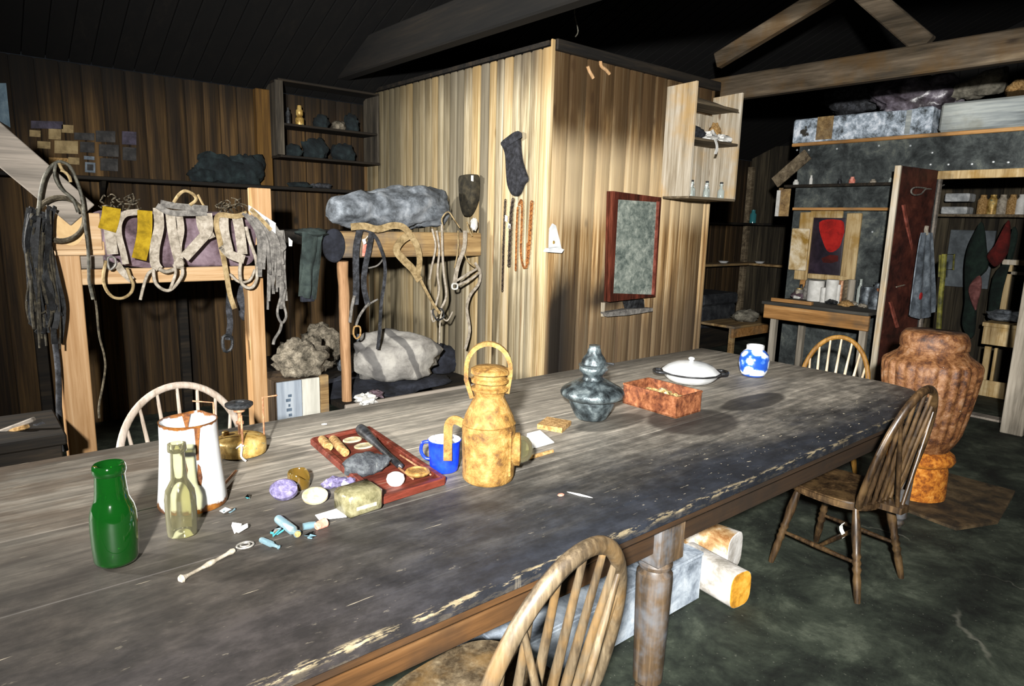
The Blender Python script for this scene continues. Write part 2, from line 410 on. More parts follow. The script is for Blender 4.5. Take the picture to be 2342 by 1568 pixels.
struct('trim_4', MB().box(XP+.0, XE, YP+.03, YW-.03, 2.80, 2.83, .2), M['dark'])                        # cubicle roof boards
# sloping boarded roof
rz0, rz1, ry0, ry1 = 2.70, 4.35, 6.0, 2.1
mb = MB()
for sgn in (1, -1):
    ya, yb = (ry0, ry1) if sgn > 0 else (2*ry1-ry0, ry1)
    x = -3.0; k = 0
    d = V((0, yb-ya, rz1-rz0)); n = V((1, 0, 0)).cross(d).normalized(); n = n if n.z > 0 else -n
    while x < 11:
        mb.xbox((x+.07, (ya+yb)/2, (rz0+rz1)/2)+n*.02 if False else V((x+.07, (ya+yb)/2, (rz0+rz1)/2))+n*.02, (.067, 0, 0), d/2, n*.012, R_.random(), .005); x += .14
    mb.xbox(V((4, (ya+yb)/2, (rz0+rz1)/2))+n*.045, (7, 0, 0), d/2, n*.008, 0)
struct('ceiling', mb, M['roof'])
# roof trusses: tie beam across the hut and sloping timbers
def truss(X, zb, zt, w, mat, legs, lab):
    t = thing('roof_truss', None, None, (X, 2.1, zb)); t['kind'] = 'structure'
    obj('tie_beam', MB().box(X, X+w, -1.6, 5.9, zb, zt, .6, .01).jit(.008, 2), mat, t)
    for a, b, h in legs: obj('strut', MB().beam(a, b, w*.8, h, (1, 0, 0), .8, .01), mat, t)
    return t
X5 = 5.5
a = PX(1655, 150, X5+.05); b = PX(1945, -28, X5+.05); c = PX(2130, 110, X5+.05); e = PX(1950, -35, X5+.05)
zb5 = (PX(2234, 150, X5).z+PX(1701, 224, X5).z)/2; zt5 = (PX(2342, 60, X5).z+PX(2000, 118, X5).z)/2
def ext(p, q, k): return q+(q-p)*k
t5 = thing('roof_truss', None, None, (X5, 2.1, zb5)); t5['kind'] = 'structure'
obj('tie_beam', MB().box(X5, X5+.1, -1.6, 5.9, zb5, zt5, .7, .012), M['tim'], t5)
p, q = PX(1640, 140, X5+.05), PX(1890, -12, X5+.05); dd = (q-p).normalized()
obj('strut', MB().beam(p, ext(p, q, .25), .14, .08, (1, 0, 0), .8, .01), M['tim'], t5)
p, q = PX(2118, 105, X5+.05), PX(1985, -10, X5+.05)
obj('strut', MB().beam(p, ext(p, q, .35), .15, .08, (1, 0, 0), .35, .01), M['tim'], t5)
XT = 2.72; zbt = (PX(984, 111, XT).z+PX(1316, 0, XT).z)/2
t3 = thing('roof_truss', None, None, (XT, 2.1, zbt)); t3['kind'] = 'structure'
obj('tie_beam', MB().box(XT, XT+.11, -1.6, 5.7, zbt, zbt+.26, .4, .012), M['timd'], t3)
# ------------------------------------------------------------------ the long table
TX, TY = 1.9, 2.0
def table_extra(nt, col):
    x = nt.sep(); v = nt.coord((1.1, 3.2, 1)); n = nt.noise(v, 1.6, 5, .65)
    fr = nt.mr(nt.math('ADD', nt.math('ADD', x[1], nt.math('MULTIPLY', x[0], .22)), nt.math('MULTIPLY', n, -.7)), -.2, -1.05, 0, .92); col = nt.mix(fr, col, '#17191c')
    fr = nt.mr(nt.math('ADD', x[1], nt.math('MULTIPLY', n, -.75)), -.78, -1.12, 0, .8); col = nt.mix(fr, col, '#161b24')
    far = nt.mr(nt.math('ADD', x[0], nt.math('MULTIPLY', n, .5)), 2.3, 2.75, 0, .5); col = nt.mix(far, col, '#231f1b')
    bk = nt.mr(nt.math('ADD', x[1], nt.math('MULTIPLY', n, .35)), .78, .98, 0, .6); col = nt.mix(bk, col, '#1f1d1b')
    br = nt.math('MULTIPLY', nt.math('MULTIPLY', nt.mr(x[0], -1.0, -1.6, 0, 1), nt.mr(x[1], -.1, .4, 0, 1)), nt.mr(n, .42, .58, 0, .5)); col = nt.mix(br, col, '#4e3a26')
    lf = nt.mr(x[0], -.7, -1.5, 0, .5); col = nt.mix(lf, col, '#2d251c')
    # worn flecks along the front edge and thin scratches
    f1 = nt.noise(nt.coord((26, 70, 1)), 1, 3, .6); m = nt.math('MULTIPLY', nt.mr(f1, .66, .71, 0, .85), nt.math('MULTIPLY', nt.mr(x[1], -.35, -.62, 0, 1), nt.mr(x[0], -.5, .6, .12, 1)))
    col = nt.mix(m, col, '#b9ae97')
    ed = nt.math('MULTIPLY', nt.mr(x[1], -.805, -.822, 0, 1), nt.mr(nt.noise(nt.coord((14, 60, 60)), 1, 4, .7), .5, .58, 0, .85)); ed = nt.math('MULTIPLY', ed, nt.mr(x[2], .745, .755, .12, 1)); col = nt.mix(ed, col, '#84785f')
    f2 = nt.noise(nt.coord((7, 90, 1)), 1, 2, .5); col = nt.mix(nt.mr(f2, .74, .77, 0, .7), col, '#8f8674')
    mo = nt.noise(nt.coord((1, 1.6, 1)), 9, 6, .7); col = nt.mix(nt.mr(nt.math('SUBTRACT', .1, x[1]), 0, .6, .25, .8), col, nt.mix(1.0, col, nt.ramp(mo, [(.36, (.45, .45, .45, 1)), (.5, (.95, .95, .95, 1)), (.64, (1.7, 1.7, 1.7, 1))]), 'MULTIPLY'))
    # cast shadows of the oil lamp and its neighbours, painted into the tabletop colour
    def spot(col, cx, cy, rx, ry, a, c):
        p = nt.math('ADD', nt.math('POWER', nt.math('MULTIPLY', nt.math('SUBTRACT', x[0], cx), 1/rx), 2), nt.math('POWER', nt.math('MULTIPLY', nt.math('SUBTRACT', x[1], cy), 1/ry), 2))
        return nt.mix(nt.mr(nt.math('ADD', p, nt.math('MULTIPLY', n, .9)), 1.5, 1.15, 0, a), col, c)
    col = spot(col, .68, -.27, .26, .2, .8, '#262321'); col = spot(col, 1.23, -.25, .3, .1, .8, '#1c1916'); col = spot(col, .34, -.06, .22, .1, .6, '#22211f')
    return col
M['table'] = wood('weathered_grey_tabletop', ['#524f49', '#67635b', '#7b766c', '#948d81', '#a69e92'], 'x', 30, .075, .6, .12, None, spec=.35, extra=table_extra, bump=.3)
def apron_extra(nt, col):
    x = nt.sep(); return nt.mix(nt.mr(x[0], -1.5, .6, 0, .8), col, '#221e1a')
M['apron'] = wood('brown_apron', ['#26180b', '#3f2a15', '#583c20', '#6e5030'], 'x', 12, .08, .6, .3, extra=apron_extra, big=('#2b221a', 3, .7))
M['tleg'] = wood('dark_turned_leg', ['#1c1814', '#352b20', '#54432f', '#73604a'], 'z', 14, .12, .5, .2, big=('#6a737c', 6, .55), spec=.5)
tbl = thing('dining_table', 'long weathered grey plank table with rounded worn edges filling the foreground', 'table', (TX, TY, 0))
mb = MB(); ys = [1.172, 1.30, 1.73, 2.16, 2.60, 2.825]
for i in range(5):
    y0_, y1_ = ys[i]+.0015, ys[i+1]-.0015; tn_ = .4+.07*((i*3) % 5)
    if i > 1: mb.box(-.9, 4.235, y0_, y1_, TZ-.034, TZ, tn_, .0025)
    else:       # worn rounded near corner
        ends = [(3.9, y0_), (3.99, 1.2), (4.06, 1.245), (4.11, y1_)] if i == 0 else [(4.112, y0_), (4.17, 1.37), (4.21, 1.45), (4.235, 1.56), (4.235, y1_)]
        mb.prism([(-.9, y0_, TZ-.034)]+[(a, b, TZ-.034) for a, b in ends]+[(-.9, y1_, TZ-.034)], (0, 0, .034), tn_)
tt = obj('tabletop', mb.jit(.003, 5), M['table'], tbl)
mb = MB(); mb.box(-.85, 4.0, 1.25, 1.275, .575, TZ-.036, .5, .004); ap = obj('apron', mb, M['apron'], tbl)
mb = MB(); mb.box(-.85, 4.16, 2.74, 2.77, .575, TZ-.036, .5, .004); obj('apron', mb, M['apron'], tbl)
mb = MB(); mb.box(4.13, 4.16, 1.42, 2.739, .575, TZ-.036, .5, .004); obj('apron', mb, M['apron'], tbl)
obj('edge_rail', MB().box(-.88, 3.86, 1.19, 1.214, TZ-.07, TZ-.035, .5, .006), M['apron'], tbl)
def turned_leg(x, y):
    mb = MB(); mb.box(x-.07, x+.07, y-.065, y+.065, .53, TZ-.037, .6, .006)
    pr = [(.0, .0), (.03, .0), (.036, .015), (.044, .03), (.036, .045), (.052, .065), (.056, .2), (.0605, .34), (.0635, .455), (.062, .475), (.05, .485), (.046, .492), (.058, .5), (.06, .512), (.05, .526), (.055, .532), (0, .533)]
    mb.lathe(pr, 24, (x, y, 0)); return mb
for x, y in ((1.76, 1.29), (3.98, 1.29), (-.5, 1.29), (4.05, 2.68), (1.76, 2.68), (-.5, 2.68)): obj('leg', turned_leg(x, y), M['tleg'], tbl)

# ------------------------------------------------------------------ bow-back chairs
M['chd'] = wood('dark_worn_chair', ['#100b06', '#251a0f', '#43321f', '#6b5438'], 'z', 20, .12, .36, .25, spec=.6, big=('#6a5334', 7, .5))
M['chdg'] = wood('grey_brown_chair', ['#1e1912', '#3c3224', '#5f5340', '#857860'], 'z', 18, .1, .5, .25, spec=.45, big=('#6f5530', 7, .6))
M['chw'] = wood('pale_peeling_chair', ['#76685a', '#978a7c', '#ada196', '#c0b6ac'], 'z', 20, .12, .6, .2)
M['chg'] = wood('golden_chair', ['#553813', '#765320', '#936e33', '#a9844c'], 'z', 20, .12, .5, .2)
M['chgs'] = wood('pale_spindle', ['#8f7c62', '#b5a388', '#d0c2aa', '#e2d6c2'], 'z', 20, .12, .6, .2)
def bow_pt(t, W, zt, lean, zs=.44):
    """hoop of the back: t -1..1 from one foot over the top to the other"""
    a = t*math.pi/2*1.18; k = 1.18
    x = W*math.sin(a)*(1.06 if abs(t) < 1 else 1); h = max(0., (math.cos(a)+.285))/1.285
    z = zs+(zt-zs)*h**.9; y = -.165-lean*(z-zs)/(zt-zs)
    return V((x, y, z))
def chair(label, loc, rotz, W, zt, lean, ma, ms, nsp=7, brace=True, seat=.44, br=.0165):
    t = thing('windsor_chair', label, 'chair', loc, rotz, 'bow-back wooden chairs round the table')
    mb = MB(); out = []
    for i in range(36):                      # shield shaped seat
        a = 2*math.pi*i/36; c, s = math.cos(a), math.sin(a)
        out.append((W*1.02*math.copysign(abs(c)**.6, c)*(1-.08*max(0, -s)), .21*math.copysign(abs(s)**.65, s)+.02))
    mb.prism([(x*.96, y*.96, seat-.036) for x, y in out], (0, 0, .012)); mb.prism([(x, y, seat-.024) for x, y in out], (0, 0, .02))
    mb.prism([(x*.95, y*.95, seat-.004) for x, y in out], (0, 0, .006))
    if brace: mb.prism([(-.05, -.18, seat-.034), (.05, -.18, seat-.034), (.035, -.275, seat-.034), (-.035, -.275, seat-.034)], (0, 0, .03))
    obj('seat', mb, ma, t, 50, True)
    pts = [bow_pt(-1+2*i/40, W, zt, lean, seat) for i in range(41)]
    mb = MB(); mb.tube(pts, br, 10, up=(0, -1, .3), flat=.85); obj('bow', mb, ma, t, 60, True)
    for i in range(nsp):
        u = -1+2*(i+.5)/nsp; bx = u*W*.84; by = -.165-.02*(1-u*u)
        tp = bow_pt(u*.62, W, zt, lean, seat); lo = V((bx, by, seat))
        P = [lo+(tp-lo)*q for q in (0, .3, .55, 1)]
        obj('spindle', MB().tube(P, [br*.45, br*.66, br*.56, br*.4], 8), ms, t, 60, True)
    if brace:
        for s in (-1, 1):
            tp = bow_pt(s*.42, W, zt, lean, seat)+V((0, -.004, 0)); lo = V((s*.022, -.25, seat-.01))
            obj('brace_spindle', MB().tube([lo, lo+(tp-lo)*.5, tp], [.009, .011, .007], 8), ms, t, 60, True)
    prof = [(.013, 0), (.015, .02), (.0185, .1), (.015, .13), (.021, .15), (.0155, .165), (.021, .18), (.0155, .195), (.021, .21), (.016, .225), (.022, .3), (.018, .37), (.013, 1)]
    ends = {}
    for sx in (-1, 1):
        for sy in (-1, 1):
            top = V((sx*W*.72, .14*sy+.01, seat-.03)); bot = V((sx*(W*.72+.055), (.225 if sy > 0 else -.215), 0)); ax = top-bot; L = ax.length
            obj('leg', MB().lathe([(r, min(z, L) if z < .9 else L) for r, z in prof], 14, bot, ax), ma, t, 50, True)
            ends[sx, sy] = (bot, top)
    at = lambda k, q: ends[k][0]+(ends[k][1]-ends[k][0])*q
    for sx in (-1, 1):
        a, b = at((sx, -1), .42), at((sx, 1), .42); obj('stretcher', MB().tube([a, (a+b)/2, b], [.008, .013, .008], 8), ma, t, 60, True)
    a, b = (at((-1, -1), .42)+at((-1, 1), .42))/2, (at((1, -1), .42)+at((1, 1), .42))/2
    obj('stretcher', MB().tube([a, (a+b)/2, b], [.008, .013, .008], 8), ma, t, 60, True)
    return t
chair('worn brown bow-back chair at the near table edge, cut off by the photo\'s bottom', (.935, 1.18, 0), math.radians(6), .225, .975, .13, M['chdg'], M['chdg'], 7, br=.0205)
chd = chair('dark glossy bow-back chair at the table\'s right end, whole legs on the open floor', (3.2, 1.27, 0), math.radians(-5), .205, .985, .13, M['chd'], M['chd'], 7, br=.019)
chair('pale whitewashed bow-back chair behind the white enamel jug', (.72, 2.93, 0), math.radians(180), .245, .885, .1, M['chw'], M['chw'], 7, False)
chair('golden brown bow-back chair between the table end and the rusty stove', (4.43, 2.0, 0), math.radians(92), .215, .92, .1, M['chg'], M['chgs'], 7, False)
mb = MB(); mb.sheet(lambda u, v: V((3.24-.02+u*.03, 1.275, .235-v*.07))+V((0, .01*math.sin(v*5), 0)), 2, 4, .003)
M['tagm'] = mottled('white_tag', ['#d8d8d0', '#f0f0ea'], 30, 3, .7, bump=0)
solo('paper_tag', mb, M['tagm'], 'small white tag tied under the seat of the dark glossy chair', 'tag')

# ------------------------------------------------------------------ rusty stove and its floor plate
M['rust'] = mottled('flaking_rust', ['#2b180b', '#4a2a14', '#664020', '#7d5634', '#8a6a50'], 16, 8, .6, 0, .4, .5, ('#b9a894', 34, .72), rdet=.7)
M['rusto'] = mottled('orange_rust', ['#5a300c', '#87490f', '#ad6a1e', '#bd8238'], 26, 7, .85, 0, .5)
SX, SY = 4.56, 1.40
st = thing('iron_stove', 'tall rusted cast iron stove with ribbed body beyond the table end', 'stove', (SX, SY, 0))
pr = [(.14, .30), (.16, .34), (.19, .39), (.205, .44), (.22, .52), (.238, .62), (.252, .72), (.262, .80), (.264, .86), (.255, .88), (.225, .905), (.19, .93), (.175, .96)]
obj('ribbed_body', MB().lathe(pr, 144, (SX, SY, 0), rib=lambda a, z: 1+(.055*(abs(math.sin(a*13))-.5) if .42 < z < .89 else 0)), M['rust'], st, 60)
obj('top_collar', MB().lathe([(.17, .955), (.183, .96), (.185, 1.0), (.178, 1.035), (.165, 1.055), (.16, 1.06), (0, 1.06)], 40, (SX, SY, 0)).jit(.006, 9), M['rust'], st, 50)
obj('waist', MB().lathe([(.14, .29), (.12, .27), (.11, .25), (.115, .235), (.15, .225), (.19, .245), (.2, .27), (.19, .3), (.15, .33), (.13, .33)], 40, (SX, SY, 0)).jit(.004, 9), M['rusto'], st, 50)
obj('ash_box', MB().lathe([(.0, .02), (.17, .02), (.172, .05), (.17, .2), (.16, .235), (.1, .236), (0, .236)], 40, (SX, SY, 0)).jit(.006, 8), M['rusto'], st, 50)
q = PX(2125, 790, SX-.05)
obj('damper_lug', MB().xbox((SX+.12, SY-.13, .985), (.025, .01, 0), (-.012, .02, 0), (0, 0, .035), .5, .006), M['rusto'], st)
M['plate'] = mottled('brown_floor_plate', ['#1f1a13', '#33291b', '#4a3b26', '#5c4c35'], 7, 7, .85, 0, .4)
pl = [PZ(2070, 1185, 0), PZ(2185, 1190, 0), PZ(2295, 1085, 0), PZ(2180, 1050, 0), PZ(2000, 1060, 0)]
solo('hearth_plate', MB().prism([(4.2, 1.05, .001), (4.5, .93, .001), (5.15, 1.0, .001), (5.15, 1.72, .001), (4.3, 1.7, .001)], (0, 0, .018)), M['plate'], 'brown stained plate on the floor under the rusty stove', 'plate')
# ------------------------------------------------------------------ things standing on the table
def T_(x, y, z=TZ+.0025): return PZ(x, y, z)
M['ggreen'] = glass('green_bottle_glass', '#3aa032', .05, .5)
M['ggreen'].node_tree.nodes['Principled BSDF'].inputs['Base Color'].default_value = lin('#0a3a0e')
M['gclear'] = glass('yellowed_clear_glass', '#dedcc4', .05, .08)
M['gclear'].node_tree.nodes['Principled BSDF'].inputs['Base Color'].default_value = lin('#a09c7a')
M['gpurple'] = mottled('purple_glass', ['#443f58', '#5f5977', '#7a7592'], 55, 5, .15, 0, .3, .6)
M['golive'] = mottled('olive_glass', ['#504d35', '#68644a', '#7c785c'], 30, 5, .15, 0, .25, .6)
M['gbrown'] = glass('amber_glass', '#c9a95c', .1, .45); M['gbrown'].node_tree.nodes['Principled BSDF'].inputs['Base Color'].default_value = lin('#6b5524')
M['gblue'] = glass('pale_blue_glass', '#d8e6ea', .08, .25); M['gblue'].node_tree.nodes['Principled BSDF'].inputs['Base Color'].default_value = lin('#8fb0bc')
M['gteal'] = glass('teal_glass', '#6fb7b8', .1, .7); M['gteal'].node_tree.nodes['Principled BSDF'].inputs['Base Color'].default_value = lin('#3d8288')
def enamel_x(nt, col):
    x = nt.sep(); n = nt.noise(nt.coord((1, 1, 1)), 28, 4, .65); n2 = nt.noise(nt.coord((9, 9, 4)), 1, 3, .6)
    rim = nt.mr(nt.math('ADD', x[2], nt.math('MULTIPLY', n, .03)), .272, .277, 0, 1)
    low = nt.mr(nt.math('SUBTRACT', x[2], nt.math('MULTIPLY', n, .05)), -.006, -.014, 0, 1)
    dr = nt.mr(n2, .69, .7, 0, 1)
    return nt.mix(nt.math('MAXIMUM', nt.math('MAXIMUM', rim, low), dr), col, nt.ramp(n, [(.3, '#33190a'), (.5, '#5c3614'), (.7, '#7d5020')]))
M['enamel'] = mottled('chipped_white_enamel', ['#aeb2b3', '#c4c7c7'], 6, 3, .3, 0, 0, .5, extra=enamel_x)
M['white'] = mottled('white_enamel', ['#b9bcbd', '#d6d8d7'], 8, 3, .3, 0, 0, .5)
M['brass'] = mottled('tarnished_brass', ['#6b5426', '#98793c', '#b89a58', '#cfb578'], 16, 6, .45, .35, .2, .5, ('#4f7a72', 14, .62))
M['soot'] = mottled('sooty_iron', ['#141516', '#2b2d2f', '#4d5052'], 20, 6, .5, .4, .3, .4)
M['copper'] = mottled('dull_copper_rod', ['#6d4a32', '#946a4c', '#b58f70'], 30, 4, .5, .3, 0)
M['lant'] = mottled('ochre_rust', ['#4a3212', '#66491c', '#765726', '#836431', '#8d7142'], 26, 7, .7, 0, .5, .35, ('#5a4420', 16, .7))
M['blue'] = mottled('cobalt_enamel', ['#0a1f8e', '#1434c8', '#1c42e0'], 10, 5, .3, 0, .1, .5, ('#101a4a', 18, .68))
M['bluein'] = mottled('chipped_white_interior', ['#6a6c72', '#d4d6da', '#f0f0f2'], 40, 5, .4, 0, .1)
M['lamp'] = mottled('corroded_lamp_metal', ['#1c1f20', '#3a4245', '#5f6a6d', '#8b9697'], 14, 7, .38, .55, .35, .5, ('#a08a5c', 9, .68))
M['rbox'] = mottled('red_rust_tin', ['#42200f', '#643720', '#7f4d2e', '#966243'], 24, 6, .75, 0, .3)
M['tray'] = wood('red_brown_tray', ['#2a110b', '#4a1e13', '#642c20', '#6f5648'], 'x', 20, .2, .55, .2)
M['cork'] = mottled('cork', ['#6b4f2a', '#937345', '#b09062'], 60, 5, .9, 0, .4)
M['black'] = mottled('black_wood', ['#0c0c0d', '#1d1e20', '#333538'], 20, 5, .4, 0, .1, .5)
M['stone'] = mottled('dark_stone', ['#17191c', '#2f3236', '#4a4e50', '#8a8c88'], 26, 7, .7, 0, .5, .3, pos=(.3, .75))
M['paper'] = mottled('white_paper', ['#b5b4ae', '#d0cfca'], 14, 4, .85, 0, .1)
M['cream'] = mottled('cream_wax', ['#857a58', '#a0967a', '#b3aa90'], 20, 4, .6, 0, .1)
M['bone'] = mottled('bone', ['#6b6356', '#8d8577', '#a39b8b'], 30, 4, .7, 0, .1)
M['pink'] = mottled('pink_stopper', ['#a85848', '#c97e6c', '#d8988a'], 30, 4, .7)
M['wire'] = mottled('grey_wire', ['#5a5854', '#8f8c84'], 30, 3, .5, .3, 0)

c = T_(268, 1284); g = thing('glass_bottle', 'green glass beer bottle at the left end of the table', 'bottle', c)
obj('bottle_body', MB().lathe([(0, .004), (.035, .004), (.047, .006), (.0515, .016), (.0535, .06), (.054, .1), (.0525, .135), (.048, .155), (.042, .168), (.0385, .178), (.0365, .2), (.034, .235), (.0335, .238)], 40, c), M['ggreen'], g, 60)
obj('bottle_lip', MB().lathe([(.0335, .238), (.037, .241), (.0385, .25), (.037, .262), (.034, .266), (.026, .264), (.024, .24)], 40, c), M['ggreen'], g, 60)
c = T_(418, 1222); g = thing('glass_bottle', 'slim clear yellowed glass bottle in front of the white jug', 'bottle', c)
obj('bottle_body', MB().lathe([(0, .006), (.03, .004), (.038, .006), (.0395, .02), (.0405, .07), (.0405, .11), (.037, .135), (.028, .152), (.0215, .165), (.0195, .2), (.0175, .245)], 40, c), M['gclear'], g, 60)
obj('bottle_lip', MB().lathe([(.0175, .243), (.024, .247), (.0245, .255), (.0235, .268), (.018, .27), (.014, .266), (.013, .245)], 40, c), M['gclear'], g, 60)
# enamel jug
c = T_(442, 1148); g = thing('enamel_jug', 'tall chipped white enamel jug with rusty rim behind the clear bottle', 'jug', c)
mb = MB(); n = 48; prof = [(.098, .0), (.1, .006), (.094, .06), (.088, .13), (.083, .2), (.0815, .262), (.083, .268), (.0795, .268), (.078, .255), (.08, .2), (.085, .13), (.09, .05), (.092, .012), (0, .012)]
vs = []
for r, z in prof:
    for k in range(n):
        a = 2*math.pi*k/n; s = max(0, math.cos(a-1.05))**22 if z > .19 else 0; s *= (z-.19)/.075 if z > .19 else 0
        vs.append(c+V((math.cos(a)*(r+s*.022), math.sin(a)*(r+s*.022), z-s*.0)))
fs = [(i*n+k, i*n+(k+1) % n, (i+1)*n+(k+1) % n, (i+1)*n+k) for i in range(len(prof)-1) for k in range(n)]
mb.add(vs, fs); jb_ = obj('jug_body', mb, M['enamel'], g, 50)
def jr(z): return .1-(.1-.0815)*min(1, z/.262)
def jpatch(nm, pts, base=-1.75):
    vs = [c+V((math.cos(base+a)*(jr(z)+.0012), math.sin(base+a)*(jr(z)+.0012), z)) for a, z in pts]; k = len(vs); q = sum(vs, V((0, 0, 0)))/k
    ca = sum(a for a, z in pts)/k; cz = sum(z for a, z in pts)/k; q = c+V((math.cos(base+ca)*(jr(cz)+.0035), math.sin(base+ca)*(jr(cz)+.0035), cz))
    obj(nm, MB().add(vs+[q], [(i, (i+1) % k, k) for i in range(k)]), M['rustd'], jb_)
M['rustd'] = mottled('brown_rust_bare', ['#33190a', '#553013', '#75491d'], 40, 5, .8)
jpatch('rust_patch', [(.12, .262), (.34, .262), (.22, .2), (.2, .165), (.12, .165), (.13, .21)])
jpatch('rust_patch', [(.15, .155), (.22, .145), (.26, .11), (.2, .085), (.12, .09), (.1, .115)])
jpatch('rust_patch', [(-.3, .165), (-.22, .175), (-.16, .14), (-.2, .115), (-.28, .13)])
vs = [c+V((math.cos(1.4+a)*.0775, math.sin(1.4+a)*.0775, z)) for a, z in ((-.16, .266), (.16, .266), (.04, .215), (-.03, .215))]
obj('rusty_spout', MB().prism(vs, (0, -.001, 0)), M['rustd'], g)
# primus stove
c = T_(552, 1034); g = thing('primus_stove', 'brass paraffin pressure stove with bent rods beside the white jug', 'stove', c)
obj('fuel_tank', MB().lathe([(0, .0), (.08, .0), (.09, .004), (.092, .015), (.091, .05), (.089, .056), (.08, .062), (.05, .07), (.02, .074), (0, .075)], 44, c), M['brass'], g, 50)
mb = MB(); mb.lathe([(.008, .07), (.008, .11), (.014, .113), (.014, .122), (.007, .125), (.007, .155), (.02, .162), (.022, .172)], 20, c); bs_ = obj('burner_stem', mb, M['copper'], g, 50)
obj('burner_cap', MB().lathe([(.02, .17), (.042, .178), (.05, .186), (.05, .193), (.04, .197), (.018, .198), (.014, .192), (0, .19)], 30, c), M['soot'], bs_, 50)
obj('filler_cap', MB().lathe([(0, 0), (.012, 0), (.013, .014), (.01, .018), (0, .018)], 16, c+V((-.045, .03, .066))), M['brass'], g)
for k, (dx, dy, hx, hy) in enumerate([(-.085, .02, -.07, .03), (.085, -.01, .05, -.03), (-.02, -.085, .0, 0)]):
    b = c+V((dx, dy, .045)); tp = c+V((dx, dy, .205 if k < 2 else .17))
    P = [b, tp] + ([tp+V((hx*.9, hy, .008))] if k < 2 else [])
    obj('support_rod', MB().tube(P, .0035, 8), M['copper'], g)
mb = MB(); pts = [c+V((-.03, -.094, .066)), c+V((-.028, -.098, .05)), c+V((-.032, -.1, .02)), c+V((-.02, -.115, .004))]; mb.tube(smoothpts(pts, 4), .0035, 6); pts = [c+V((-.045, -.09, .05)), c+V((-.035, -.097, .06)), c+V((-.02, -.097, .058))]; mb.tube(smoothpts(pts, 4), .003, 6)
obj('tag_string', mb, M['paper'], g)
a, b = T_(540, 1080), T_(508, 1117); solo('brown_rod', MB().tube([a+V((0, 0, .006)), b+V((0, 0, .006))], .0045, 8), M['copper'], 'thin brown rod lying on the table before the pressure stove', 'rod')
# tray and what lies in it
p0, p1, p2 = T_(716, 1016), T_(872, 1152), T_(1014, 1107); p3 = p0+p2-p1
g = thing('wooden_tray', 'shallow red brown wooden tray holding corks, stone and brush', 'tray', (p0+p2)/2)
u, v = (p1-p0), (p2-p1); un, vn = u.normalized(), v.normalized(); up = V((0, 0, 1)); cc = (p0+p2)/2
obj('tray_base', MB().xbox(cc+up*.006, u/2, v/2, up*.006, .5, .002), M['tray'], g)
for a, b in ((p0, p1), (p1, p2), (p2, p3), (p3, p0)): obj('tray_rim', MB().beam(a+up*.013, b+up*.013, .022, .026, (0, 0, 1), .5, .003), M['tray'], g)
IT = TZ+.012
def lying(name, label, cat, a, b, prof, mat, lift=0, parent=None, n=18):
    a = V(a)+V((0, 0, lift)); b = V(b)+V((0, 0, lift)); L = (b-a).length
    return solo(name, MB().lathe([(r, q*L) for r, q in prof], n, a, b-a), mat, label, cat)
R = .016
a, b = T_(742, 1003, IT+.02), T_(752, 1022, IT+.02)
lying('cork', 'short pale cork at the far corner of the red tray', 'cork', a+V((-.01, .0, 0)), b+V((.0, -.0, 0)), [(0, 0), (.016, 0), (.017, .1), (.017, .9), (.016, 1), (0, 1)], M['cork'])
a, b = T_(758, 1008, IT+.02), T_(790, 1035, IT+.02)
lying('cork', 'longer pale cork pointing into the red tray', 'cork', a+V((.012, .012, 0)), b, [(0, 0), (.018, 0), (.019, .1), (.016, .9), (.015, 1), (0, 1)], M['cork'])
a, b = T_(822, 978, IT+.045), T_(920, 1070, IT+.012)
lying('black_pestle', 'long black club shaped tool lying across the red tray', 'tool', a, b, [(0, 0), (.014, .005), (.021, .03), (.023, .08), (.021, .15), (.017, .3), (.0125, .5), (.011, .7), (.013, .85), (.012, .97), (.0, 1)], M['black'])
for k, (x, y, l) in enumerate([(806, 1008, 'pale oval lens disc next to the corks in the red tray'), (832, 1022, 'pale oval lens disc by the black tool in the red tray')]):
    c = T_(x, y, IT); m2 = MB().lathe([(0, 0), (.03, 0), (.034, .003), (.034, .007), (.03, .009), (.024, .006), (0, .006)], 28, c, sx=1.15, sy=.85); solo('lens_disc', m2, M['cream'], l, 'disc')
c = T_(838, 1078, IT); solo('dark_stone', MB().blob(c+V((0, 0, .026)), (.078, .055, .04), .25, 1.3, 4, flat=c.z, ridge=(.25, 1.2)), M['stone'], 'dark angular stone with white flecks in the red tray', 'stone')
c = T_(905, 1108, IT); solo('white_ball', MB().lathe([(0, 0), (.02, .0), (.029, .012), (.031, .022), (.027, .034), (.015, .042), (0, .044)], 28, c), M['paper'], 'round white ball at the near corner of the red tray', 'ball')
c = T_(955, 1082, IT+.012); solo('rusty_lid', MB().lathe([(0, .0), (.04, 0), (.044, .006), (.04, .012), (.032, .014), (.03, .008), (0, .008)], 28, c), M['lant'], 'round rusty tin lid on the tray near the blue cup', 'lid')
for k, (x0, y0, x1, y1) in enumerate([(915, 1040, 985, 1085), (890, 1052, 945, 1095), (930, 1040, 975, 1070)]):
    a, b = T_(x0, y0, IT+.012), T_(x1, y1, IT+.008); lying('bristle_stick', ['thin brown stick beside the black tool on the tray', 'thin brown stick lying next to the dark stone', 'short brown stick against the rusty lid'][k], 'stick', a, b, [(0, 0), (.003, 0), (.004, .5), (.003, 1), (0, 1)], M['copper'], 0, None, 8)
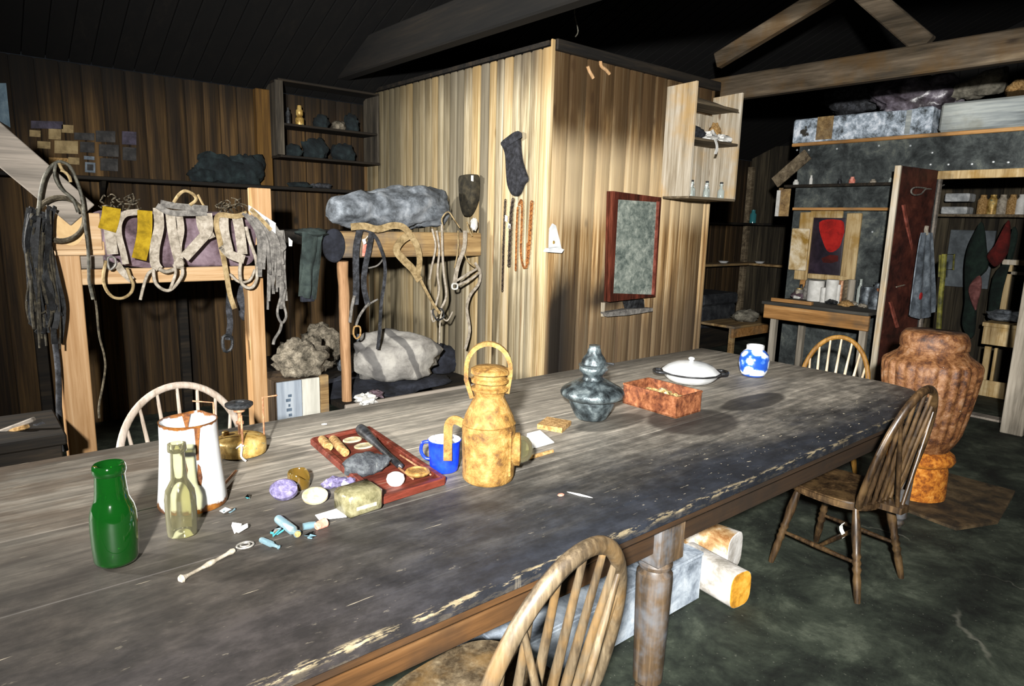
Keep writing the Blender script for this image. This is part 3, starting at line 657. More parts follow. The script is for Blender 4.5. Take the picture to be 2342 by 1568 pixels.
# glass and small finds
c = T_(684, 1112)
mb = MB(); nn = 30; vs = []; pr = [(.034, 0), (.036, .01), (.036, .05), (.033, .055), (.03, .05), (.029, .008), (0, .008)]
for r, z in pr:
    for k in range(nn):
        a = 2*math.pi*k/nn; zz = z*(1-.5*max(0, math.cos(a+.9))**2) if z > .02 else z; vs.append(c+V((r*math.cos(a), r*math.sin(a), zz)))
mb.add(vs, [(i*nn+k, i*nn+(k+1) % nn, (i+1)*nn+(k+1) % nn, (i+1)*nn+k) for i in range(len(pr)-1) for k in range(nn)]); solo('broken_glass', mb, M['gbrown'], 'broken amber glass beaker standing among the glass finds', 'glass')
def shard(c, r, seed, k=1.0):
    rr = random.Random(seed); mb = MB()
    for q in range(2):
        n = 5; a0 = rr.uniform(0, 6); o = V((rr.uniform(-.5, .5)*r*q, rr.uniform(-.5, .5)*r*q, 0)); P = []
        for i in range(n):
            a = a0+6.283*i/n; d = r*rr.uniform(.55, 1.25); P.append(c+o+V((d*math.cos(a), d*math.sin(a)*.8, max(0., rr.uniform(-.2, .75)*r*k))))
        mb.prism(P, (rr.uniform(-.2, .2)*r, rr.uniform(-.2, .2)*r, .28*r*k))
    return mb
def oval(x, y, rx, rz, th, ang, mat, name, label, cat, tilt=.5):
    c = T_(x, y); mb = MB().lathe([(0, -th), (rx*.85, -th), (rx, -th*.6), (rx, th*.6), (rx*.85, th), (0, th)], 30, (0, 0, 0), sy=rz/rx)
    q = Matrix.Rotation(ang, 3, 'Z') @ Matrix.Rotation(tilt, 3, 'X'); mb.v = [q @ p for p in mb.v]; zm = min(p.z for p in mb.v); mb.v = [c+p+V((0, 0, .001-zm)) for p in mb.v]
    return solo(name, mb, mat, label, cat)
oval(650, 1140, .043, .034, .014, -.6, M['gpurple'], 'glass_stopper', 'purple tinted oval glass lump left of the cream disc', 'glass', .75)
oval(721, 1148, .04, .03, .008, -.6, M['cream'], 'oval_disc', 'cream oval disc between purple lump and olive bottle', 'disc', .6)
c = T_(768, 1112); solo('glass_shards', MB().blob(c+V((0, 0, .014)), (.042, .025, .02), .5, 2, 8, 12, 8, flat=c.z).blob(c+V((.03, -.02, .012)), (.03, .02, .018), .5, 2, 9, 12, 8, flat=c.z), M['gpurple'], 'cloudy lilac glass fragment by the tray\'s left rim', 'glass', smooth=20)
g = thing('square_bottle', 'squat olive glass jar lying on the table left of the tray\'s near corner', 'bottle', T_(818, 1172))
d = (T_(840, 1168)-T_(800, 1180)).normalized(); s = V((-d.y, d.x, 0)); o = T_(820, 1166)
jy_ = obj('jar_body', MB().xbox(o+V((0, 0, .039)), d*.062, s*.05, V((0, 0, .038)), .5, .012).jit(.003, 18), M['golive'], g, 60)
obj('jar_lettering', MB().xbox(o+V((0, 0, .03))-s*.051, d*.034, s*.001, V((0, 0, .006)), .5, .001), M['cream'], jy_)
solo('paper_slip', MB().prism([T_(720, 1178), T_(730, 1190), T_(792, 1182), T_(782, 1160)], (0, 0, .002)).jit(.002, 30), M['paper'], 'white paper slip tucked against the olive glass jar', 'paper')
a, b = T_(636, 1186, TZ+.014), T_(680, 1220, TZ+.014)
g = thing('glass_vial', 'small glass vial with white paper inside and a cork', 'vial', (a+b)/2-V((0, 0, .014)))
L = (b-a).length; ax = b-a
obj('vial_glass', MB().lathe([(0, 0), (.012, 0), (.0135, .06*L), (.0135, .8*L), (.009, .86*L), (.009, .95*L), (.011, L), (.006, L)], 20, a, ax), M['gblue'], g)
obj('rolled_paper', MB().lathe([(0, .04*L), (.0115, .05*L), (.0115, .72*L), (0, .73*L)], 16, a, ax), M['paper'], g)
obj('vial_cork', MB().lathe([(0, .8*L), (.008, .8*L), (.0085, 1.04*L), (0, 1.05*L)], 14, a, ax), M['cork'], g)
lying('glass_vial', 'thin pale blue glass ampoule nearest the camera', 'vial', T_(596, 1233, TZ+.008), T_(640, 1252, TZ+.006), [(0, 0), (.007, .02), (.0085, .1), (.0085, .6), (.005, .68), (.004, .9), (.006, .95), (0, 1)], M['gblue'])
for x, y, r, m, l, sd in [(632, 1222, .018, 'gteal', 'teal glass shard between the two small vials', 3), (567, 1138, .01, 'gteal', 'tiny blue glass chip behind the paper twist', 5), (524, 1170, .018, 'gblue', 'clear glass shard right of the jug base', 6), (712, 1228, .015, 'gblue', 'blue glass splinter below the pink stopper', 7)]:
    c = T_(x, y); solo('glass_shard', shard(c, r, sd), M[m], l, 'glass', smooth=10)
lying('glass_tube', 'short pale blue glass tube beside the pink stopper', 'glass', T_(693, 1204, TZ+.011), T_(722, 1199, TZ+.011), [(0, 0), (.01, 0), (.011, .5), (.009, 1), (0, 1)], M['gblue'])
lying('stopper', 'small pink rubber stopper near the white paper slip', 'stopper', T_(724, 1203, TZ+.013), T_(744, 1194, TZ+.013), [(0, 0), (.011, 0), (.013, .5), (.014, 1), (0, 1)], M['pink'])
c = T_(551, 1214); solo('paper_twist', shard(c, .022, 12, 1.3), M['paper'], 'crumpled white paper scrap above the wire ring', 'paper', smooth=10)
c = T_(561, 1249); mb = MB(); mb.tube([c+V((.022*math.cos(i*.4), .018*math.sin(i*.4), .004)) for i in range(16)], .0028, 6, True); mb.tube([c+V((.012*math.cos(i*.4), .01*math.sin(i*.4), .005)) for i in range(16)], .0024, 6, True); solo('wire_ring', mb, M['wire'], 'small coiled wire ring at the bone\'s upper end', 'ring')
a, b = T_(412, 1325, TZ+.007), T_(535, 1258, TZ+.007); L = (b-a).length
lying('bone_spoon', 'thin pale bone shaft lying right of the green bottle', 'bone', a, b, [(0, 0), (.009, .0), (.011, .03), (.007, .08), (.0045, .15), (.0045, .38), (.0075, .5), (.0075, .58), (.005, .64), (.005, .85), (.008, .95), (.006, 1), (0, 1)], M['bone'], 0, None, 12)
# cobalt cup
c = T_(1016, 1074); g = thing('enamel_mug', 'cobalt blue enamel mug with chipped white inside beside the rusty lantern', 'mug', c)
obj('mug_body', MB().lathe([(0, .001), (.045, .001), (.05, .006), (.053, .03), (.055, .07), (.058, .112), (.06, .115), (.058, .117)], 40, c, caps=False), M['blue'], g, 50)
obj('mug_lining', MB().lathe([(.058, .117), (.055, .11), (.052, .07), (.05, .03), (.045, .01), (0, .008)], 40, c, caps=False), M['bluein'], g, 50)
hd = (-CR).normalized(); hd.z = 0; hd.normalize()
obj('mug_handle', MB().tube(smoothpts([c+hd*.056+V((0, 0, .105)), c+hd*.078+V((0, 0, .1)), c+hd*.084+V((0, 0, .07)), c+hd*.07+V((0, 0, .045)), c+hd*.052+V((0, 0, .04))], 5), .006, 8), M['blue'], g, 60)
# rusty signal lantern
c = T_(1116, 1092); g = thing('signal_lantern', 'rusty ochre hand lantern with hoop handle in the middle of the table', 'lantern', c)
rt = V((CR.x, CR.y, 0)).normalized(); fw = V((CF.x, CF.y, 0)).normalized()
obj('lantern_body', MB().lathe([(0, 0), (.084, 0), (.09, .006), (.092, .02), (.092, .05), (.0925, .19), (.09, .2), (.093, .205), (.088, .212)], 44, c).jit(.004, 9), M['lant'], g, 45)
obj('lantern_hood', MB().lathe([(.09, .205), (.084, .23), (.07, .26), (.058, .285), (.052, .3), (.055, .308), (.058, .325)], 40, c).jit(.003, 9), M['lant'], g, 45)
obj('chimney_cap', MB().lathe([(.05, .318), (.064, .322), (.065, .33), (.055, .335), (.055, .345), (.066, .35), (.067, .36), (.056, .364), (.056, .374), (.068, .38), (.066, .392), (.05, .4), (.02, .406), (0, .407)], 40, c).jit(.003, 14), M['lant'], g, 45)
P = [c+rt*(.075*math.cos(a)-.006)+fw*.0+V((0, 0, .395+.085*math.sin(a))) for a in [math.pi*1.0*k/14 for k in range(15)]]
P = [c+rt*.06+V((0, 0, .31))]+[P[0]+V((0, 0, -.02))]+P+[P[-1]+V((0, 0, -.04)), c-rt*.06+V((0, 0, .29))]
obj('hoop_handle', MB().strap(P, .024, .015, [(-(p-c-V((0, 0, .36)))).normalized() for p in P]), M['lant'], g, 60)
lc = c+rt*.09+fw*-.005+V((0, 0, .11))
lr_ = obj('lens_ring', MB().lathe([(.05, -.01), (.058, 0), (.058, .018), (.05, .022), (.046, .018)], 32, lc, rt), M['lant'], g, 45)
obj('lens_glass', MB().lathe([(.048, .012), (.047, .03), (.04, .048), (.024, .06), (0, .064)], 32, lc, rt), M['gclear'], lr_, 60)
hp = [c-rt*.088+V((0, 0, .195)), c-rt*.115+V((0, 0, .208)), c-rt*.135+V((0, 0, .2)), c-rt*.142+V((0, 0, .17)), c-rt*.142+V((0, 0, .06))]
obj('side_handle', MB().strap(smoothpts(hp, 4), .03, .007, fw), M['lant'], g, 60)
for q in (-1, 1): obj('door_hinge', MB().tube([c+rt*.075-fw*.055+V((0, 0, .03+.0*q)), c+rt*.075-fw*.055+V((0, 0, .19))], .005, 8) if q < 0 else MB().tube([c-rt*.07-fw*.06+V((0, 0, .03)), c-rt*.07-fw*.06+V((0, 0, .19))], .004, 8), M['lant'], g)
solo('paper_scrap', MB().prism([T_(1203, 1030), T_(1268, 1012), T_(1235, 985), T_(1205, 992)], (0, 0, .003)).jit(.004, 20), M['paper'], 'white triangular paper behind the lantern lens', 'paper')
lying('wood_splint', 'flat yellow wood splint right of the lantern lens', 'stick', T_(1205, 1048, TZ+.007), T_(1264, 1031, TZ+.007), [(0, 0), (.007, 0), (.008, .5), (.007, 1), (0, 1)], M['cork'])
a, b, d2 = T_(1228, 980), T_(1285, 990), T_(1306, 972)
solo('wood_block', MB().prism([a, b, d2, a+d2-b], (0, 0, .022)).jit(.002, 30), M['cork'], 'small flat tan block on the table left of the oil lamp', 'block')
# oil lamp
c = T_(1352, 955); g = thing('oil_lamp', 'corroded grey metal oil lamp with wide flange and no chimney', 'lamp', c)
obj('lamp_bowl', MB().lathe([(0, 0), (.066, 0), (.072, .006), (.085, .03), (.1, .06), (.108, .085), (.106, .1)], 40, c), M['lamp'], g, 50)
obj('lamp_flange', MB().lathe([(.1, .095), (.13, .1), (.146, .112), (.148, .124), (.143, .136), (.13, .148), (.115, .156), (.08, .176), (.058, .186)], 48, c), M['lamp'], g, 50)
obj('lamp_collar', MB().lathe([(.056, .18), (.05, .19), (.046, .2), (.05, .212), (.062, .222), (.066, .236), (.062, .246), (.055, .25)], 36, c), M['lamp'], g, 50)
bn_ = obj('burner', MB().lathe([(.068, .248), (.07, .254), (.058, .258), (.055, .275), (.045, .292), (.034, .306), (.03, .325), (.024, .335), (.026, .344), (.012, .342)], 32, c), M['lamp'], g, 50)
obj('wick_knob', MB().tube([c+rt*.04-fw*.03+V((0, 0, .27)), c+rt*.085-fw*.05+V((0, 0, .268))], [.003, .006], 8), M['soot'], bn_)
e = c+rt*.1+V((0, 0, .088)); obj('tank_tab', MB().beam(e, e+rt*.03+V((0, 0, .005)), .03, .005, (0, 0, 1)), M['lamp'], g)
# rusty tin box
a, b, d2 = T_(1424, 921), T_(1546, 957), T_(1602, 940); e = a+d2-b; g = thing('tin_box', 'open rust red tin box between the oil lamp and the white dish', 'box', (a+d2)/2); h = .1
up = V((0, 0, 1)); cc = (a+b+d2+e)/4
obj('box_base', MB().prism([a+up*.001, b+up*.001, d2+up*.001, e+up*.001], (0, 0, .006)), M['rbox'], g)
for p, q in ((a, b), (b, d2), (d2, e), (e, a)):
    w_ = (cc-(p+q)/2).normalized()*.004; mb = MB(); mb.prism([p, q, q+up*h, p+up*h], w_); mb.beam(p+up*h, q+up*h, .008, .008); obj('box_side', mb, M['rbox'], g)
M['rubble'] = mottled('mixed_scraps', ['#5c4426', '#8d7444', '#b9a06c', '#9a9a94'], 40, 4, .8, 0, .4)
for k, (fx, fy) in enumerate([(.3, .4), (.55, .55), (.78, .45)]):
    p = a+(b-a)*fx+(d2-b)*fy+up*.05; solo('scrap_lump', MB().blob(p, (.06, .05, .035), .5, 2, 20+k, 12, 8), M['rubble'], ['brown scrap in the tin box nearest the oil lamp', 'tan scrap in the middle of the tin box', 'grey scrap at the tin box\'s right end'][k], 'scrap', 'scraps inside the rusty tin box', 15)
# lidded dish
c = T_(1578, 872); g = thing('lidded_dish', 'white enamel casserole dish with lid behind the rusty tin box', 'dish', c)
obj('dish_bowl', MB().lathe([(0, 0), (.1, 0), (.125, .012), (.15, .035), (.16, .055), (.166, .058)], 44, c), M['white'], g, 50)
obj('dark_rim', MB().lathe([(.16, .054), (.172, .056), (.172, .064), (.16, .064)], 44, c), M['black'], g)
dl_ = obj('dish_lid', MB().lathe([(.166, .064), (.158, .07), (.13, .094), (.085, .112), (.03, .12), (0, .12)], 12, c), M['white'], g, 25)
obj('lid_knob', MB().lathe([(.014, .118), (.01, .126), (.018, .133), (.018, .14), (.01, .146), (0, .147)], 16, c), M['white'], dl_, 50)
for s in (1, -1):
    P = smoothpts([c+rt*s*.16+fw*.045+V((0, 0, .058)), c+rt*s*.2+fw*.04+V((0, 0, .06)), c+rt*s*.212+V((0, 0, .06)), c+rt*s*.2-fw*.04+V((0, 0, .06)), c+rt*s*.16-fw*.045+V((0, 0, .058))], 4)
    obj('dish_handle', MB().tube(P, .009, 8), M['black'], g, 60)
# ginger jar
def jarx():
    nt = NT('blue_and_white_porcelain'); v = nt.coord((1, 1, 1)); vo = nt.new('TexVoronoi'); vo.inputs['Scale'].default_value = 17; vo.inputs['Randomness'].default_value = .8; nt.L(v, vo.inputs['Vector'])
    w = nt.noise(v, 40, 3, .5); d = nt.math('ADD', vo.outputs['Distance'], nt.math('MULTIPLY', nt.math('SUBTRACT', w, .5), .35))
    col = nt.ramp(d, [(.52, '#d5dae0'), (.58, '#4a78c8'), (.7, '#1c4aa8')]); x = nt.sep()
    col = nt.mix(nt.mr(x[2], .163, .166, 0, 1), col, '#eef1f2'); col = nt.mix(nt.mr(x[2], .012, .009, 0, 1), col, '#2d56b0'); return nt.done(col, .15, 0, .6)
c = T_(1722, 858); g = thing('ginger_jar', 'round blue and white porcelain ginger jar at the far end of the table', 'jar', c)
obj('jar_body', MB().lathe([(0, 0), (.062, 0), (.067, .006), (.08, .03), (.088, .07), (.0885, .1), (.082, .13), (.065, .152), (.052, .162), (.05, .168)], 48, c), jarx(), g, 60)
obj('jar_neck', MB().lathe([(.05, .162), (.052, .166), (.052, .186), (.05, .19), (.044, .19), (.042, .17)], 40, c), M['white'], g, 50)
for k, (x, y, l) in enumerate([(742, 971, 'white crumb on the table behind the tray'), (1283, 1133, 'orange flake on the table in front of the lantern')]):
    c = T_(x, y); solo('flake', MB().blob(c+V((0, 0, .003)), (.012, .008, .004), .4, 2, 30+k, 10, 6, flat=c.z), M['paper'] if k == 0 else M['pink'], l, 'flake')
lying('white_splinter', 'thin white splinter on the table right of the lantern', 'splinter', T_(1296, 1124, TZ+.003), T_(1356, 1138, TZ+.003), [(0, 0), (.002, .1), (.004, .5), (.002, .9), (0, 1)], M['paper'], 0, None, 6)
# ------------------------------------------------------------------ bunks, harness and bedding along the left wall
def pb(mb, x0, y0, x1, y1, Y, d, tone=None, ch=.004):
    """upright board whose front face fills a photo rectangle on the plane Y"""
    xm, ym = (x0+x1)/2, (y0+y1)/2
    X0, X1 = PY(x0, ym, Y).x, PY(x1, ym, Y).x; z1, z0 = PY(xm, y0, Y).z, PY(xm, y1, Y).z
    return mb.box(X0, X1, Y, Y+d, z0, z1, tone, ch)
M['strapw'] = mottled('cream_webbing', ['#756d60', '#948b7d', '#aaa295'], 30, 4, .9, 0, .3)
M['strapg'] = mottled('grey_webbing', ['#4b4845', '#66635e', '#807c76'], 30, 4, .9, 0, .3)
M['strapd'] = mottled('dark_grey_webbing', ['#17181a', '#2a2b2e', '#424449'], 26, 4, .85, 0, .3)
M['strapt'] = mottled('tan_webbing', ['#6b5a3c', '#8a7754', '#a08d69'], 26, 4, .9, 0, .3)
M['stripe'] = mottled('yellow_canvas', ['#6e5900', '#8a7008', '#9c8214'], 20, 4, .9, 0, .2)
M['rope'] = mottled('old_cord', ['#2e2920', '#4a4335', '#655d4c'], 40, 4, .9, 0, .3)
M['mauve'] = mottled('mauve_canvas', ['#35292d', '#524248', '#6a5a62', '#7a6a72'], 7, 6, .9, 0, .3)
M['ropek'] = mottled('dark_cable', ['#2b2a22', '#45433a', '#605d50'], 30, 3, .6, 0, .2)
M['furg'] = mottled('grey_brown_fur', ['#26231d', '#4f4a40', '#746c5e', '#968e7e'], 16, 8, .95, 0, .8, .1, rdet=.8)
M['canvas'] = mottled('grey_canvas', ['#2f3235', '#50555a', '#6f757b', '#8c9196'], 7, 7, .9, 0, .4, rdet=.7)
M['trous'] = mottled('dark_green_cloth', ['#1a211f', '#28312f', '#39433f'], 9, 5, .95, 0, .4)
M['blk'] = mottled('dark_blanket', ['#0e0f13', '#1b1d24', '#2a2d36'], 8, 5, .95, 0, .5)
Y1 = YB
bk = thing('bunk_bed', 'new pine bunk frame hung with dog harness at the left', 'bunk bed', (.95, Y1, 0))
def post_line(xa, ya, xb, yb, Y, zb=0.):
    A, B = PY(xa, ya, Y), PY(xb, yb, Y); d = (B-A); k = (zb-A.z)/d.z; return A, A+d*k
A, B = post_line(150, 570, 185, 1030, Y1); hw = .066
mb = MB(); mb.box(.375, .508, Y1, Y1+.09, 0, 1.43, .5, .004); obj('post', mb, M['newz'], bk)
mb = MB(); mb.box(1.355, 1.452, Y1, Y1+.09, 0, 1.28, .75, .004); obj('post', mb, M['newz'], bk)
mb = MB(); pb(mb, 576, 430, 622, 560, Y1+.06, .06, .9); obj('post', mb, M['newz'], bk)
mb = MB(); pb(mb, 186, 612, 600, 645, Y1+.005, .05, .7); obj('end_rail', mb, M['newx'], bk)
mb = MB(); pb(mb, 178, 585, 238, 614, Y1+.02, .05, .3); obj('rail_block', mb, M['greyx'], bk)
mb = MB(); pb(mb, 112, 486, 232, 572, Y1-.03, .028, .55); hb = obj('head_board', mb, M['newx'], bk)
mb = MB(); pb(mb, 124, 552, 240, 584, Y1-.02, .03, .8); obj('head_board', mb, M['newx'], bk)
c0 = PY(160, 520, Y1-.03); mb = MB(); mb.lathe([(0, 0), (.087, 0), (.087, .0025), (0, .0025)], 40, c0+V((0, -.0, 0)), (0, -1, 0), sx=.72, sy=1.05); M['patchc'] = mottled('pale_planed_wood', ['#a98a5c', '#c2a678'], 8, 3, .7, 0, 0); obj('oval_patch', mb, M['patchc'], hb)
a, b = PY(-70, 272, Y1-.02), PY(188, 492, Y1-.02); obj('brace', MB().beam(a, b, .05, .15, (0, 1, 0), .5, .004) if False else MB().xbox((a+b)/2, (b-a)/2, V((0, .025, 0)), (b-a).normalized().cross(V((0, 1, 0)))*.078, .4, .004), M['greyx'], bk)
mb = MB(); mb.box(.40, 1.44, Y1+.06, YW-.05, 1.28, 1.31, .3, .004); obj('platform', mb, M['dark'], bk)
mb = MB(); mb.box(.40, 1.44, YW-.12, YW-.04, 0, 1.28, .3, .004) if False else mb.box(.40, .47, YW-.12, YW-.04, 0, 1.28, .3, .004); obj('post', mb, M['dark'], bk)
mb = MB(); mb.box(1.37, 1.44, YW-.12, YW-.04, 0, 1.28, .3, .004); obj('post', mb, M['dark'], bk)
# mauve mattress roll whose end shows behind the straps
def mattress(x0, x1, z0, z1, y0, y1):
    def fn(u, v):
        a = 2*math.pi*u; X = (x0+x1)/2+(x1-x0)/2*math.copysign(abs(math.cos(a))**.35, math.cos(a)); Z = (z0+z1)/2+(z1-z0)/2*math.copysign(abs(math.sin(a))**.4, math.sin(a))
        return X, Z
    mb = MB(); n = 40; pts = []; m = 7
    for j in range(m+1):
        k = [0, .9, .97, 1, 1, 1, .97, 0][j]; y = [y0, y0, y0+.01, y0+.04, (y0+y1)/2, y1-.04, y1, y1][j]
        for i in range(n):
            X, Z = fn(i/n, 0); pts.append(V(((x0+x1)/2+(X-(x0+x1)/2)*k, y, (z0+z1)/2+(Z-(z0+z1)/2)*k)))
    mb.add(pts, [(j*n+i, j*n+(i+1) % n, (j+1)*n+(i+1) % n, (j+1)*n+i) for j in range(m) for i in range(n)]); return mb.jit(.018, 6)
x0, x1 = PY(245, 550, Y1+.08).x, PY(588, 550, Y1+.08).x
solo('mattress_roll', mattress(x0, x1, 1.335, PY(420, 486, Y1+.08).z, Y1+.055, Y1+.9), M['mauve'], 'mauve canvas bedding on the pine bunk behind the harness straps', 'bedding')
# harness straps: traced as hanging webbing just in front of the bunk end
def W(mb, pts, w, Y, ox, oy, s, sm=4, yo=0, twist=None):
    P = smoothpts(onY(crop(ox, oy, s, pts), Y), sm); k = w/s/1518*Y*1.05
    n = (0, -1, 0)
    return mb.strap(P, k, .004, n)
H = (220, 420, 4.9)
def tubec(mb, pts, w, Y, C, sm=4, closed=False): return mb.tube(smoothpts(onY(crop(*C, pts), Y), sm, closed), w/C[2]/1518*Y*.52, 7, closed)
Ya = Y1-.045
h = thing('dog_harness', 'yellow banded dog harness at the bunk\'s left end', 'harness', PY(265, 560, Ya))
obj('webbing', W(W(W(MB(), [(150, 500), (160, 620), (185, 790)], 90, Ya, *H), [(480, 315), (330, 335), (260, 420), (250, 560), (300, 760), (330, 900)], 55, Ya-.01, *H), [(230, 890), (290, 980), (400, 1080)], 60, Ya-.02, *H), M['strapw'], h, 60)
obj('yellow_band', W(MB(), [(175, 265), (160, 380), (120, 520)], 145, Ya-.015, *H), M['stripe'], h)
obj('yellow_band', W(MB(), [(545, 300), (540, 560), (480, 845)], 125, Ya-.02, *H), M['stripe'], h)
obj('cord_loop', tubec(MB(), [(110, 860), (80, 1050), (110, 1180), (190, 1270), (300, 1280), (390, 1220), (415, 1130), (380, 1040), (345, 940)], 30, Ya-.03, H), M['strapt'], h, 60)
obj('buckle', tubec(MB(), [(130, 830), (205, 830), (215, 910), (150, 960)], 22, Ya-.03, H, 4, True), M['wire'], h, 60)
h = thing('dog_harness', 'cream webbing dog harness in the middle of the pine bunk', 'harness', PY(410, 560, Ya))
mb = MB(); W(mb, [(690, 270), (705, 480), (660, 700), (655, 880), (700, 960)], 85, Ya-.012, *H); W(mb, [(830, 330), (850, 520), (890, 720), (930, 870)], 85, Ya-.02, *H); W(mb, [(930, 350), (950, 520), (920, 700), (930, 860)], 62, Ya-.008, *H)
W(mb, [(1240, 330), (1250, 520), (1150, 650), (985, 830)], 95, Ya-.026, *H); W(mb, [(1190, 340), (1200, 460), (1270, 620)], 120, Ya-.012, *H); obj('webbing', mb, M['strapw'], h, 60)
mb = MB(); W(mb, [(680, 245), (820, 320), (1000, 330), (1240, 325)], 55, Ya-.03, *H); W(mb, [(720, 215), (900, 250), (1250, 280)], 60, Ya-.036, *H); obj('spreader_strap', mb, M['strapg'], h, 60)
mb = MB(); tubec(mb, [(870, 210), (930, 120), (1000, 80), (1090, 120), (1120, 180), (1050, 240)], 32, Ya-.04, H); tubec(mb, [(1140, 120), (1190, 220), (1240, 290)], 22, Ya-.03, H); obj('top_loop', mb, M['strapt'], h, 60)
mb = MB(); tubec(mb, [(640, 960), (660, 1100), (740, 1180), (830, 1190), (920, 1100), (970, 1000), (950, 900)], 34, Ya-.035, H); tubec(mb, [(870, 900), (890, 1000), (830, 1180)], 30, Ya-.045, H); tubec(mb, [(650, 960), (580, 1010), (530, 1150), (495, 1300)], 30, Ya-.03, H); tubec(mb, [(700, 950), (780, 985), (870, 960)], 40, Ya-.04, H); obj('cord_loop', mb, M['strapw'], h, 60)
obj('knot', MB().blob(PY(220+930/4.9, 420+890/4.9, Ya-.04), (.028, .02, .03), .4, 2, 3, 12, 8), M['strapw'], h)
h = thing('dog_harness', 'wide white webbing harness beside the bunk\'s right post', 'harness', PY(530, 560, Ya))
mb = MB(); W(mb, [(1420, 370), (1430, 540), (1480, 760)], 105, Ya-.02, *H); W(mb, [(1580, 380), (1610, 540), (1640, 790)], 100, Ya-.02, *H); W(mb, [(1410, 690), (1500, 790), (1660, 850)], 90, Ya-.03, *H); obj('webbing', mb, M['strapw'], h, 60)
mb = MB(); W(mb, [(1690, 330), (1560, 365), (1380, 350), (1345, 450), (1380, 620), (1430, 850), (1470, 1080), (1500, 1250), (1550, 1400)], 50, Ya-.03, *H); obj('trace_strap', mb, M['strapt'], h, 60)
mb = MB(); tubec(mb, [(1620, 880), (1610, 1000), (1640, 1130), (1740, 1165), (1800, 1060), (1790, 850), (1720, 640), (1680, 480)], 36, Ya-.04, H); tubec(mb, [(1500, 1010), (1600, 1100), (1720, 1080), (1780, 960)], 28, Ya-.03, H); obj('cord_loop', mb, M['strapw'], h, 60)
h = thing('harness_bundle', 'thick bundle of grey straps and cords slung over the bunk\'s right post', 'harness', PY(630, 600, Ya-.05))
mb = MB()
rr = random.Random(4)
for k in range(13):
    sx = 1640+k*28; mid = 1800+k*26; ex = 1830+k*22+rr.uniform(-20, 20); W(mb, [(sx, 330+k*9), (sx+80, 420+k*12), (mid, 560+k*12), (ex, 760), (ex+rr.uniform(-20, 30), 900+rr.uniform(-60, 160))], rr.uniform(22, 48), Ya-.05-.006*(k % 5), *H)
obj('strap_mass', mb, M['strapg'], h, 60)
mb = MB()
for k in range(9):
    ex = 1930+k*22; W(mb, [(1990+k*12, 520), (ex, 700), (ex+rr.uniform(-15, 15), 950), (ex+rr.uniform(-25, 25), 1150+rr.uniform(0, 260))], rr.uniform(18, 38), Ya-.03-.008*(k % 4), *H)
tubec(mb, [(2060, 1050), (2100, 1150), (2060, 1300), (2030, 1450), (2080, 1560), (2130, 1480), (2100, 1330), (2120, 1180)], 30, Ya-.05, H); tubec(mb, [(2080, 1540), (2060, 1640), (2000, 1740), (1985, 1800)], 34, Ya-.05, H)
obj('hanging_cords', mb, M['strapg'], h, 60)
mb = MB(); mb.sheet(lambda u, v: PY(*crop(*H, [(1710+u*300, 240+u*200+v*(60+u*60))])[0], Ya-.06+.02*math.sin(u*5)), 8, 4, .006); obj('white_cloth', mb, M['paper'], h)
mb = MB(); W(mb, [(1730, 280), (1850, 400), (1960, 520)], 40, Ya-.08, *H); obj('tan_strap', mb, M['strapt'], h)
obj('pale_tag', MB().prism(onY(crop(*H, [(2155, 600), (2200, 640), (2195, 700), (2160, 700)]), Ya-.06), (0, .003, 0)), M['paper'], h)
# tangles of cord on top
for nm, lab, pts, seed in (('cord_tangle', 'tangle of thin cords on top of the bunk above the yellow bands', (30, 560, 100, 290), 1), ('cord_tangle', 'tangle of thin cords on top of the bunk above the white webbing', (1360, 1680, 130, 340), 2)):
    rr = random.Random(seed); mb = MB()
    for k in range(13):
        cx, cy = rr.uniform(pts[0]+40, pts[1]-40), rr.uniform(pts[2]+60, pts[3]); rx, ry = rr.uniform(25, 90), rr.uniform(15, 60); a0 = rr.uniform(0, 6.3); n_ = rr.randint(5, 9)
        P = [(cx+rx*math.cos(a0+i*.62)+rr.uniform(-14, 14), cy+ry*math.sin(a0+i*.62)+rr.uniform(-12, 12)) for i in range(n_)]
        mb.tube(smoothpts([PY(*crop(*H, [p])[0], Y1-.01+rr.uniform(-.05, .06)) for p in P], 4), rr.uniform(.0025, .0045), 6)
    solo(nm, mb, M['rope'], lab, 'cord', None, 60)
# rope coil, cable loop and hanging line on the brace
G = (20, 340, 5.2275)
mb = MB()
for k in range(5): mb.tube([PY(*crop(*G, [(620+(285+k*7-14)*math.cos(a)-k*4, 840+(255+k*8-12)*math.sin(a))])[0], Y1-.085-.008*(k % 3)) for a in [2*math.pi*i/36 for i in range(36)]], .006, 6, True)
solo('rope_coil', mb, M['rope'], 'round coil of stiff cord hanging over the bunk\'s head board', 'rope', None, 60)
mb = MB(); tubec(mb, [(610, 150), (520, 200), (430, 330), (385, 500), (365, 640), (350, 800)], 34, Y1-.11, G); tubec(mb, [(610, 150), (720, 200), (800, 350), (870, 560), (900, 760), (920, 950), (950, 1200), (960, 1500), (965, 1600), (1010, 1800)], 32, Y1-.11, G); tubec(mb, [(560, 180), (550, 320), (620, 470), (760, 600), (830, 760)], 30, Y1-.12, G)
obj_c = thing('cable_loop', 'dark cable looped over the bunk brace with its end hanging to the floor', 'cable', PY(140, 420, Y1-.1)); obj('cable', mb, M['ropek'], obj_c, 60)
C2 = (0, 560, 3.135)
mb = MB(); tubec(mb, [(660, 280), (690, 430), (710, 640), (745, 780), (755, 880), (735, 1020), (710, 1150), (712, 1240)], 13, Y1-.05, C2); obj('hanging_end', mb, M['rope'], obj_c, 60)
obj('frayed_lashing', tubec(tubec(MB(), [(600, 170), (640, 250), (720, 330), (740, 400)], 30, Y1-.13, G), [(620, 260), (690, 290), (730, 370)], 24, Y1-.14, G), M['strapt'], obj_c, 60)
